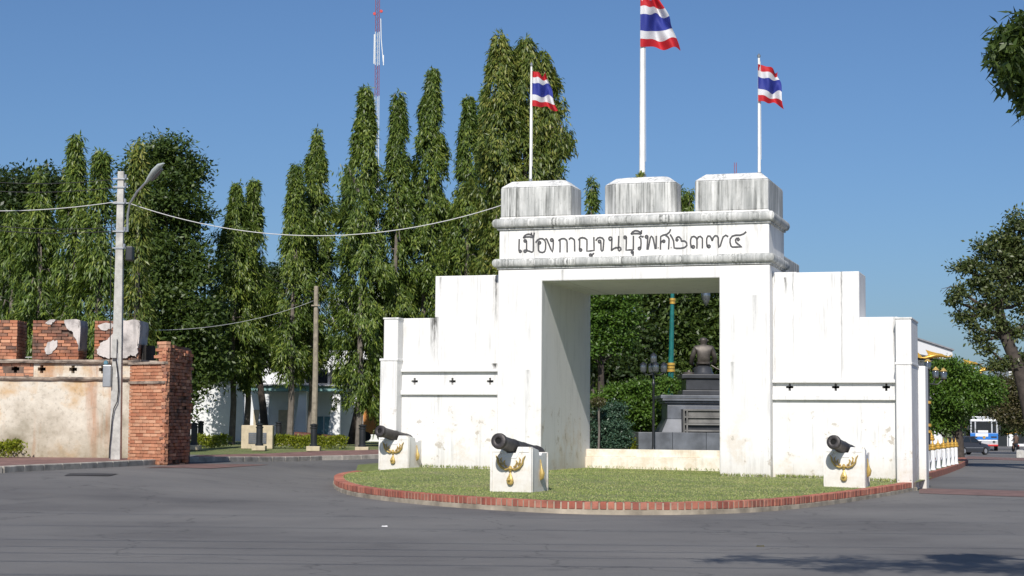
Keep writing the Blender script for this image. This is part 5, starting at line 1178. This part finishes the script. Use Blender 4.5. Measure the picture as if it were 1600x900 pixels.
V_ = [(0, .05, .12), (0, 0, .30), (0, -.02, .50), (0, -.01, .66), (0, .02, .745),                   # 0-4 pelvis to neck
      (0, .045, .855), (0, .03, .955),                                                                   # 5-6 head
      (-.20, 0, .67), (-.275, .02, .48), (-.30, .16, .30), (-.24, .30, .26),                          # 7-10 left arm
      (.20, 0, .67), (.275, .02, .48), (.30, .16, .30), (.24, .32, .30),                              # 11-14 right arm
      (-.13, .25, .13), (-.17, .58, .14), (-.17, .60, -.25), (.13, .25, .13), (.17, .58, .14), (.17, .60, -.25)]
V_ = [(x * k, y * k, z * k) for x, y, z in V_]
E_ = [(0, 1), (1, 2), (2, 3), (3, 4), (4, 5), (5, 6), (3, 7), (7, 8), (8, 9), (9, 10), (3, 11), (11, 12), (12, 13), (13, 14), (0, 15), (15, 16), (16, 17), (0, 18), (18, 19), (19, 20)]
Rd = [(.17, .13), (.165, .115), (.185, .115), (.15, .095), (.062, .062), (.118, .128), (.10, .115), .078, .068, .056, .045, .078, .068, .056, .045, .09, .075, .06, .09, .075, .06]
Rd = [(r[0] * k, r[1] * k) if isinstance(r, tuple) else r * k for r in Rd]
skin('figure', V_, E_, Rd, M['bronze'], st_)
MB().lathe([(.12 * k, 0), (.175 * k, .0), (.18 * k, .035 * k), (.165 * k, .05 * k), (.10 * k, .05 * k)], (0, .03 * k, .27 * k), 20).build('sash', M['bronze'], st_, smooth=True)
for s__ in (-1, 1): MB().tube([(s__ * .108 * k, .05 * k, .83 * k), (s__ * .114 * k, .03 * k, .86 * k), (s__ * .110 * k, .04 * k, .895 * k)], [.006 * k, .010 * k, .007 * k], 6).build('ear', M['bronze'], st_, smooth=True)
MB().lathe([(.27 * k, 0), (.27 * k, .02 * k), (.235 * k, .06 * k), (.21 * k, .16 * k), (.14 * k, .23 * k), (.05 * k, .24 * k)], (0, .06 * k, 0), 20).build('seat_cloth', M['granite2'], st_, smooth=True)
MB().lathe([(.01, 0), (.16 * k, .01), (.16 * k, .05 * k), (.05 * k, .07 * k), (.04 * k, .11 * k), (.01, .12 * k)], (-.36 * k, .1 * k, 0), 14).build('side_bowl', M['bronze'], st_, smooth=True)
MB().tube([(.20 * k, .02 * k, .24 * k), (.32 * k, -.02 * k, .16 * k), (.40 * k, -.04 * k, .13 * k)], [.02 * k, .022 * k, .012 * k], 8).build('sword_hilt', M['bronze'], st_, smooth=True)

# teal column with gilt rings, and a hanging glass lamp on its arm
cy_ = 73.0; g = at(1046, 690, cy_); tpz = at(1051, 463, cy_)
e = empty('teal_lamp_column', (g.x, cy_, .5), 0, 'tall teal lamp column with two gilt bands, rising behind the pedestal', 'lamp column'); dx = tpz.x - g.x; hh = tpz.z - .5
def cz(py): return at(1048, py, cy_).z - .5
b = MB().tube([(0, 0, 0), (dx * .5, 0, cz(576)), (dx * .5, 0, cz(565)), (dx, 0, hh + .6)], [.15, .125, .115, .075], 12); b.build('shaft', M['teal'], e, smooth=True)
for py, r in ((579, .17), (574, .155), (569, .165), (473, .12), (468, .13)):
    f_ = (cz(py)) / hh; MB().lathe([(r * .7, -.06), (r, -.05), (r, .05), (r * .7, .06)], (dx * f_, 0, cz(py)), 14).build('gilt_ring', M['gold2'], e, smooth=True)
ax_ = at(1103, 460, cy_).x - g.x
MB().tube([(dx, 0, hh + .3), (dx + .4, 0, hh + .8), (ax_ - .3, 0, hh + .85), (ax_, 0, hh + .45)], .035, 8).build('arm', M['teal'], e, smooth=True)
MB().lathe([(.02, -.52), (.10, -.42), (.17, -.25), (.19, -.05), (.16, .12), (.08, .22), (.03, .30)], (ax_, 0, hh + .12), 14).build('glass_globe', M['lampglass'], e, smooth=True)
# black lamp standard with four glass globes
ly_ = 66.5
def street_lantern(base, h, label, cat='street lamp', fish=False):
    e = empty('globe_lamp', base, 0, label, cat)
    MB().lathe([(.13, 0), (.13, .25), (.07, .35), (.055, .5), (.045, h * .75), (.07, h * .76), (.07, h * .79), (.04, h * .8), (.04, h - .35)], n=10).build('shaft', M['black'], e, smooth=True)
    b = MB(); 
    for k in range(4):
        a_ = k * math.pi / 2 + .12; b.tube([(0, 0, h - .45), (math.cos(a_) * .2, math.sin(a_) * .2, h - .5), (math.cos(a_) * .40, math.sin(a_) * .40, h - .42)], .022, 6)
    b.tube([(0, 0, h - .5), (0, 0, h - .06)], .035, 6); b.build('arms', M['black'], e, smooth=True)
    for k in range(5):
        a_ = k * math.pi / 2 + .12; c = (math.cos(a_) * .4, math.sin(a_) * .4, h - .42) if k < 4 else (0, 0, h - .06)
        gl = MB().lathe([(.05, 0), (.11, .05), (.13, .17), (.12, .30)], c, 10).build('glass_globe', M['lampglass'], e, smooth=True)
        MB().lathe([(.14, .30), (.12, .34), (.05, .40), (.01, .43)], c, 10).build('lamp_cap', M['black'], gl, smooth=True)
    return e
g = at(1021, 690, ly_); g.z = .4
street_lantern(g, at(1021, 570, ly_).z - .4 + .1, 'black lamp standard with glass globes left of the statue')

# ================================================================== RIGHT SIDE: fence, lamp posts with golden fish, building, vehicles
c3 = [(1431, 757, 0), (1452, 750, 0), (1480, 741, 0), (1503, 732, 0), (1513, 726, 0), (1508, 722, 0), (1480, 722, 0), (1440, 724, 0)]
ring = [gp(x, y) for x, y, _ in c3]
bed = MB().loft([[(p.x, p.y, gz(p.x, p.y) - .1) for p in ring], [(p.x, p.y, gz(p.x, p.y) + .24) for p in ring]]).build('kerbed_verge', M['kerbbrick'], bevel=.03); bed['kind'] = 'structure'
cc = sum(ring, Vector()) / len(ring)
tp2 = MB().add([tuple(cc.lerp(p, .86) + Vector((0, 0, .25 + gz(p.x, p.y)))) for p in ring], [tuple(range(len(ring)))]).build('verge_turf', M['turf']); tp2['kind'] = 'structure'
fp0 = None
def fpost():
    e = empty('fence_post', (0, 0, 0))
    MB().lathe([(.115, 0), (.115, .05), (.095, .07), (.085, .78), (.095, .79)], n=10).build('shaft', M['whitep'], e, smooth=True)
    MB().lathe([(.10, .78), (.13, .81), (.135, .86), (.10, .90), (.115, .94), (.09, 1.0), (.04, 1.03), (.03, 1.08), (.012, 1.15), (.004, 1.22)], n=10).build('gilt_finial', M['gold2'], e, smooth=True)
    e.scale = (.95, .95, .87); return e
fpx = [(1449, 736), (1457.5, 734.5), (1466, 731.5), (1474.5, 729.5), (1481.5, 727.5), (1488, 726), (1493.5, 725)]
ordn = ['nearest to the gate end', 'second from the gate end', 'third from the gate end', 'in the middle of its row', 'third from the far end', 'second from the far end', 'at the far end of its row']
for i, (x, y) in enumerate(fpx):
    p = gp(x, y, .25)
    if fp0 is None: fp0 = fpost(); c = fp0
    else: c = copy_tree(fp0)
    c.location = p; tag(c, 'white post with gilt finial, ' + ordn[i], 'fence post', 'white fence posts with gilt finials'); fpx[i] = p
p = at(1456, 722, 84); c = copy_tree(fp0); c.location = (p.x, 84, .2); c.scale = (1.2, 1.2, 1.15); tag(c, 'taller white post with gilt finial behind the row', 'fence post', 'white fence posts with gilt finials')
for a, b_ in zip(fpx[:-1], fpx[1:]):
    q = b_ - a; pts_ = [Vector((q.x * t_, q.y * t_, q.z * t_ + .66 - .42 * 4 * t_ * (1 - t_) * .9)) for t_ in [i / 10 for i in range(11)]]
    o = MB().tube(pts_, .022, 6).build('chain', M['whitep'], smooth='all'); o.location = a; tag(o, 'white drooping chain hanging from the post ' + ordn[fpx.index(a)] + ' towards the next', 'chain', 'chains of the post fence')
def fish_lamp(px, py_b, Y, py_top, label, sc_=1.0):
    g = at(px, 700, Y); zb_ = gz(g.x, Y) + .1; H_ = at(px, py_top, Y).z - zb_; e = empty('ornate_lamp_post', (g.x, Y, zb_), 0, label, 'street lamp', 'lamp posts with golden fish')
    MB().lathe([(.2, 0), (.2, .5), (.11, .6), (.09, 1.2), (.075, H_ * .6), (.07, H_ - .1)], n=10).build('shaft', M['black'], e, smooth=True)
    for zz_ in (H_ * .28, H_ * .34, H_ * .55): MB().lathe([(.09, -.08), (.15, -.05), (.15, .05), (.09, .08)], (0, 0, zz_), 12).build('gilt_ring', M['gold2'], e, smooth=True)
    for k, (dx, dz) in enumerate(((-.42, -1.15), (0.0, -.75), (.38, -1.15), (.75, -1.2))):
        gl = MB().lathe([(.09, 0), (.15, .03), (.17, .30), (.13, .38)], (dx, 0, H_ + dz), 10).build('glass_globe', M['lampglass'], e, smooth=True)
        MB().lathe([(.18, .38), (.13, .44), (.02, .55)], (dx, 0, H_ + dz), 10).build('lamp_cap', M['gold'], gl, smooth=True)
    b = MB()
    for dx, dz in ((-.42, -1.15), (.38, -1.15), (.75, -1.2)): b.tube([(0, 0, H_ - 1.4), (dx * .6, 0, H_ - 1.45), (dx, 0, H_ + dz + .01)], .03, 6)
    b.build('arms', M['black'], e, smooth=True)
    # golden fish, nose down to the right, tail up to the left
    b = MB().tube([(-.55, 0, .12), (-.25, 0, .10), (.15, 0, .22), (.65, 0, .32), (1.1, 0, .30), (1.45, 0, .20), (1.6, 0, .17)], [.04, .12, .22, .25, .18, .09, .02], 10, squash=.8)
    b.hull8([(-.5, -.02, .05), (-.95, -.02, .18), (-.95, .02, .18), (-.5, .02, .05)], [(-.45, -.02, .22), (-.85, -.02, .62), (-.85, .02, .62), (-.45, .02, .22)])
    b.hull8([(.05, -.02, .35), (.75, -.02, .5), (.75, .02, .5), (.05, .02, .35)], [(-.15, -.02, .75), (.25, -.02, .62), (.25, .02, .62), (-.15, .02, .75)])
    b.tube([(1.45, 0, .2), (1.8, 0, .22), (2.0, 0, .38)], [.05, .04, .01], 6)
    o = b.build('golden_fish', M['gold2'], e, smooth=True); o.location = (0, 0, H_ - .25); o.scale = (sc_ * .8,) * 3
fish_lamp(1451, 710, 82, 553, 'lamp post with golden fish closest to the gate end', .75)
fish_lamp(1508, 700, 158, 568, 'lamp post with golden fish second along the street', 1.15)
fish_lamp(1534, 700, 188, 578, 'lamp post with golden fish farthest along the street', 1.25)
# white roofed building behind
g = at(1440, 600, 108); e = empty('white_roofed_building', (g.x, 108, 0), 0, 'building with a wide white roof edge right of the gate end', 'building')
zl, zr = at(1432, 524, 108).z, at(1488, 548, 114).z; xr = at(1488, 540, 114).x - g.x
zl2 = at(1432, 540, 108).z
MB().hull8([(-6, 0, zl2 + .6), (xr, 6, zr - .65), (xr, 14, zr - .65), (-6, 14, zl2 + .6)], [(-6, 0, zl + 1.6), (xr, 6, zr), (xr, 14, zr), (-6, 14, zl + 1.6)]).build('roof_fascia', M['whitep'], e)
MB().hull8([(-6, -.1, zl + 1.6), (xr + .1, 5.9, zr), (xr + .1, 14, zr), (-6, 14, zl + 1.6)], [(-6, -.1, zl + 1.68), (xr + .1, 5.9, zr + .1), (xr + .1, 14, zr + .1), (-6, 14, zl + 1.68)]).build('roof_sheet', M['greyroof'], e)
MB().box(-6, xr - .6, 6.5, 13.5, -.2, zr - .6).build('wall', M['wallwhite'], e)
for k in range(4): MB().box(-1.4 + k * 1.0, -.8 + k * 1.0, 6.4, 6.5, 1.2, 2.6).build('window', M['glass'], e)
# far white block
g = at(1592, 585, 260); e = empty('far_white_building', (g.x, 260, -.4), 0, 'distant pale building at the right edge above the street trees', 'building')
zt = at(1592, 572, 260).z + .4
MB().box(-1.5, 6, 0, 8, 0, zt).build('wall', M['wallwhite'], e)
for r_ in range(4):
    for c_i in range(4): MB().box(-1.1 + c_i * 1.7, -.1 + c_i * 1.7, -.08, 0, zt - 1.6 - r_ * 2.6, zt - .5 - r_ * 2.6).build('window', M['glass'], e)
# --- vehicles
def wheel(parent, x, y, r, w=.2):
    t_ = MB().tube([(x - w / 2, y, r), (x + w / 2, y, r)], r, 16).build('wheel', M['tyre'], parent); sx = 1 if x > 0 else -1
    MB().tube([(x + sx * (w / 2), y, r), (x + sx * (w / 2 + .012), y, r)], r * .6, 12).build('rim', M['silver'], t_)
def sedan(loc, rz, label):
    e = empty('parked_car', loc, rz, label, 'car')         # local: +y is the nose
    def ring(y, hw, zb_, zt_, hwt): return [(-hw, y, zb_), (hw, y, zb_), (hw * 1.01, y, (zb_ + zt_) / 2), (hwt, y, zt_), (0, y, zt_ + .03), (-hwt, y, zt_), (-hw * 1.01, y, (zb_ + zt_) / 2)]
    b = MB().loft([ring(-2.25, .70, .38, .82, .62), ring(-2.1, .83, .26, .98, .72), ring(-1.3, .87, .22, 1.0, .78), ring(0, .88, .2, .98, .80), ring(.9, .88, .22, .96, .78), ring(1.9, .84, .25, .84, .70), ring(2.25, .70, .34, .68, .58)])
    b.build('body', M['carp'], e, smooth=True)
    def cab(y, hw, z): return [(-hw, y, z), (hw, y, z)]
    b = MB().hull8([(-.76, -1.5, .98), (.76, -1.5, .98), (.76, .95, .97), (-.76, .95, .97)], [(-.58, -.85, 1.42), (.58, -.85, 1.42), (.60, .20, 1.44), (-.60, .20, 1.44)]); b.build('cabin', M['glass'], e, bevel=.04)
    MB().hull8([(-.60, -.88, 1.40), (.60, -.88, 1.40), (.62, .22, 1.42), (-.62, .22, 1.42)], [(-.54, -.78, 1.47), (.54, -.78, 1.47), (.56, .12, 1.48), (-.56, .12, 1.48)]).build('roof', M['carp'], e, bevel=.02)
    for sx in (-1, 1):
        for (ya, za, yb, zb_) in ((-1.45, .98, -.85, 1.43), (-.3, .98, -.3, 1.44), (.92, .97, .2, 1.43)):
            MB().tube([(sx * .765, ya, za), (sx * .60, yb, zb_)], .035, 5).build('pillar', M['carp'], e)
        MB().box(sx * .72 - .14, sx * .72 + .1, -2.27, -2.12, .68, .86).build('tail_light', M['taill'], e, bevel=.02)
        MB().box(sx * .6 - .14, sx * .6 + .14, 2.1, 2.24, .55, .70).build('headlight', M['lampglass'], e, bevel=.02)
        MB().box(sx * .93 - .07, sx * .93 + .07, .6, .75, .98, 1.1).build('mirror', M['carp'], e, bevel=.02)
        for yy in (-1.35, 1.4): wheel(e, sx * .80, yy, .31)
        MB().box(sx * .885 - .006, sx * .885 + .006, -1.2, 1.1, .55, .59).build('side_trim', M['silver'], e)
    MB().box(-.74, .74, -2.31, -2.2, .36, .52).build('bumper', M['silver'], e, bevel=.03)
    MB().box(-.26, .26, -2.29, -2.245, .62, .74).build('number_plate', M['whitep'], e)
    return e
g = at(1509, 704, 140); sedan((g.x, 140, gz(g.x, 140) + .02), R(-52), 'dark grey saloon car seen from behind on the right street')
def bus(loc, rz, label):
    e = empty('bus', loc, rz, label, 'bus')                # local: -y is the front
    def b_(n, x0, x1, y0, y1, z0, z1, m, bev=.02): return MB().box(x0, x1, y0, y1, z0, z1).build(n, M[m], e, bevel=bev)
    b_('body', -1.2, 1.2, 0, 9, .45, 1.0, 'buswhite', .05); b_('blue_band', -1.21, 1.21, -.02, 3.4, 1.0, 1.62, 'busblue', .04); b_('side_panel', -1.21, 1.21, 3.42, 9, 1.0, 1.45, 'buswhite', .03)
    b_('front_apron', -1.16, 1.16, -.10, 0, .50, .98, 'buswhite', .03); b_('bumper', -1.2, 1.2, -.22, -.1, .42, .58, 'red', .03)
    b_('window_band', -1.17, 1.17, .06, 8.9, 1.62, 2.62, 'glass', .03); b_('roof', -1.22, 1.22, -.05, 9.05, 2.62, 2.86, 'buswhite', .08)
    b_('dash_board', -.55, .35, -.05, .0, 1.64, 1.86, 'whitep', .01); b_('name_board', -.75, .35, -.035, -.02, 1.30, 1.58, 'whitep', .0)
    for x in (-1.19, -.82, .62, 1.05): b_('window_post', x, x + .12, -.03, .08, 1.62, 2.64, 'buswhite', .01)
    for k in range(7): b_('window_post', 1.16, 1.23, .9 + k * 1.2, 1.02 + k * 1.2, 1.45, 2.64, 'buswhite', 0); b_('window_post', -1.23, -1.16, .9 + k * 1.2, 1.02 + k * 1.2, 1.45, 2.64, 'buswhite', 0)
    b = MB()
    for x in (-1.0, -.5, 0, .5, 1.0): b.tube([(x, .1, 2.86), (x, .1, 3.12)], .025, 5)
    for zz_ in (3.0, 3.12): b.tube([(-1.05, .1, zz_), (1.05, .1, zz_), (1.05, 3.4, zz_), (-1.05, 3.4, zz_), (-1.05, .1, zz_)], .025, 5)
    b.build('roof_rack', M['silver'], e)
    b_('destination_board', -.9, .9, .02, .10, 2.88, 3.14, 'buswhite', .02)
    for x in (-.85, .85): 
        MB().tube([(x, -.12, .82), (x, -.07, .82)], .13, 12).build('headlight', M['lampglass'], e); b_('vent', x - .25, x + .25, -.03, -.02, 1.18, 1.32, 'black', 0)
    MB().tube([(0, -.035, 1.22), (0, -.02, 1.22)], .13, 12).build('badge', M['gold2'], e)
    for x in (-1.05, 1.05):
        for yy in (1.2, 6.6, 7.6): wheel(e, x, yy, .48, .26)
    for x in (-1.38, 1.38): b_('mirror', x - .09, x + .09, -.25, -.2, 1.9, 2.3, 'black', .02)
    e.scale = (1.1, 1.1, 1.08); return e
g = at(1538, 700, 172); bus((g.x, 172, gz(g.x, 172) + .02), R(-15), 'blue and silver local bus with a roof rack coming down the street')
# rider on a motorbike
g = at(1587, 699, 165); mz = gz(g.x, 165); e = empty('motorbike', (g.x, 165, mz + .02), R(5), 'dark small motorbike riding away at the right edge', 'motorbike')
for yy in (-.6, .62): MB().tube([(-.05, yy, .3), (.05, yy, .3)], .3, 14).build('wheel', M['tyre'], e)
MB().tube([(0, -.55, .45), (0, -.2, .7), (0, .2, .5), (0, .5, .75)], [.10, .15, .12, .06], 8).build('body', M['black'], e, smooth=True)
MB().tube([(0, .6, .3), (0, .5, .7), (0, .42, 1.0)], .035, 6).build('fork', M['silver'], e); MB().tube([(-.33, .35, 1.02), (0, .42, 1.0), (.33, .35, 1.02)], .02, 6).build('handlebar', M['silver'], e)
MB().box(-.06, .06, -.78, -.72, .55, .66).build('tail_light', M['taill'], e)
pr_ = empty('person', (g.x, 165, mz + .02), R(5), 'rider in brown clothes with a black helmet on the motorbike', 'person')
V_ = [(0, -.25, .82), (0, -.22, 1.05), (0, -.16, 1.30), (0, -.12, 1.46), (0, -.10, 1.60), (0, -.08, 1.70), (-.20, -.13, 1.36), (-.27, .0, 1.12), (-.29, .28, 1.04), (.20, -.13, 1.36), (.27, .0, 1.12), (.29, .28, 1.04), (-.13, -.1, .82), (-.2, .22, .78), (-.16, .10, .34), (-.16, .22, .28), (.13, -.1, .82), (.2, .22, .78), (.16, .10, .34), (.16, .22, .28)]
E_ = [(0, 1), (1, 2), (2, 3), (3, 4), (4, 5), (3, 6), (6, 7), (7, 8), (3, 9), (9, 10), (10, 11), (0, 12), (12, 13), (13, 14), (14, 15), (0, 16), (16, 17), (17, 18), (18, 19)]
skin('figure', V_, E_, [(.17, .14), (.16, .12), (.18, .12), (.09, .08), (.09, .1), (.08, .09), .07, .055, .04, .07, .055, .04, .1, .085, .06, .05, .1, .085, .06, .05], M['cloth'], pr_, 1)
MB().lathe([(.10, -.13), (.135, -.06), (.14, .03), (.10, .11), (.01, .14)], (0, -.09, 1.66), 12).build('helmet', M['black'], pr_, smooth=True)
# concrete median nose at the far right with a stepped block
g = at(1606, 708, 118); e = empty('concrete_median', (g.x, 118, gz(g.x, 118)), -R(17), 'stepped pale concrete median block at the right edge', 'median')
MB().box(-.75, 5, 0, 6, -.2, .5).build('kerb_base', M['concrete'], e, bevel=.04); MB().box(-.25, 4, .6, 5, .5, 1.05).build('upper_block', M['concrete'], e, bevel=.04); MB().box(.05, 1.2, 1, 2, 1.05, 1.5).build('brick_box', M['kerbbrick'], e, bevel=.02)
# shop stands under the trees at the end of the street
for px, w, m_, lab in ((1576, .55, 'shop1', 'yellow upright sign board at the end of the street, left'), (1590, .45, 'shop1', 'yellow upright sign board at the end of the street, right')):
    g = at(px, 690, 215); e = empty('sign_board', (g.x, 215, -.4), 0, lab, 'sign', 'yellow boards at the street end'); MB().box(-w, w, 0, .12, 1.6, 3.4).build('panel', M[m_], e, bevel=.02); MB().tube([(0, .06, 0), (0, .06, 1.65)], .08, 6).build('post', M['steel'], e)
g = at(1583, 690, 225); e = empty('shop_front', (g.x, 225, -.4), 0, 'shaded shop front with a blue board at the end of the street', 'shop')
MB().box(-4, 8, 0, 5, 0, 3.8).build('wall', M['wallwhite'], e); MB().box(-3.6, -.8, -.1, 0, 0, 2.6).build('door', M['glass'], e); MB().box(0, 4, -.1, 0, .4, 2.6).build('window', M['glass'], e); MB().box(-3.8, 7.8, -.2, -.02, 2.8, 3.6).build('board', M['busblue'], e); MB().box(-4.2, 8.2, -1.6, 0, 3.8, 3.95).build('awning', M['redroof'], e)

# ================================================================== LATTICE MAST
mY = 250; mb_ = at(586, 660, mY); mt_ = at(590.5, -40, mY)
e = empty('radio_mast', (mb_.x, mY, .0), 0, 'red and white lattice radio mast rising behind the trees', 'radio mast')
top = Vector((mt_.x - mb_.x, 0, mt_.z)); 
def mp(t_): return top * t_
def tz(py): return (at(588, py, mY).z) / mt_.z
segs = [(0, tz(205), 'whitep'), (tz(205), tz(150), 'whitep'), (tz(150), tz(102), 'red'), (tz(102), tz(50), 'whitep'), (tz(50), 1.0, 'red')]
for a, b__, mm in segs:
    b = MB(); n = max(3, int((b__ - a) * top.z / .75)); hwm = .30
    cs = [Vector((-hwm, -.2, 0)), Vector((hwm, -.2, 0)), Vector((0, .35, 0))]
    for c in cs: b.tube([mp(a) + c, mp(b__) + c], .04, 4)
    for k in range(n):
        z0 = mp(a + (b__ - a) * k / n); z1 = mp(a + (b__ - a) * (k + 1) / n)
        for i in range(3): b.tube([z0 + cs[i], z1 + cs[(i + 1) % 3]], .02, 3)
    b.build('lattice', M['mastred' if mm == 'red' else mm], e)
for py, dx in ((22, -.45), (18, .55)):
    q = mp(tz(py)); MB().tube([q + Vector((dx, -.3, 0)), q + Vector((dx, -.05, 0))], .22, 10).build('dish', M['red'], e)
q0 = mp(tz(50)); MB().tube([q0 + Vector((.45, 0, 2)), q0 + Vector((.55, 0, -1)), q0 + Vector((.9, 0, -4.5))], .06, 5).build('antenna', M['whitep'], e)
q0 = mp(tz(62)); MB().tube([q0 + Vector((-.45, 0, .8)), q0 + Vector((-.45, 0, -3.6))], .09, 5).build('antenna', M['whitep'], e)
MB().tube([mp(tz(102)) + Vector((.9, 0, 0)), mp(tz(86)) + Vector((.9, 0, 0))], .07, 5).build('antenna', M['whitep'], e)
g = at(1149, 270, 300); e = empty('far_mast', (g.x, 300, 0), 0, 'tiny far lattice mast just left of the right flagpole', 'radio mast'); zt = at(1149, 254, 300).z
b = MB()
for sx in (-.25, .25): b.tube([(sx, 0, 0), (sx * .7, 0, zt)], .05, 4)
for k in range(40): b.tube([(-.25, 0, zt * k / 40), (.25, 0, zt * (k + 1) / 40)], .03, 3)
b.build('lattice', M['mastred'], e)
# litter on the road
def scrap(px, py, s, m_, lab):
    g = gp(px, py, .012); o = MB().hull8([(-s, -s * .6, 0), (s, -s * .5, 0), (s * .8, s * .6, 0), (-s * .9, s * .5, 0)], [(-s * .8, -s * .4, s * .2), (s * .7, -s * .3, s * .35), (s * .6, s * .4, s * .15), (-s * .7, s * .3, s * .3)]).build('litter', M[m_]); o.location = g; tag(o, lab, 'litter')
scrap(601, 823, .055, 'whitep', 'small white scrap of paper lying on the road')
scrap(1188, 854, .06, 'brownleaf', 'dry brown leaf lying on the road before the island')
scrap(1177, 755, .04, 'whitep', 'bit of white litter at the foot of the right pier')
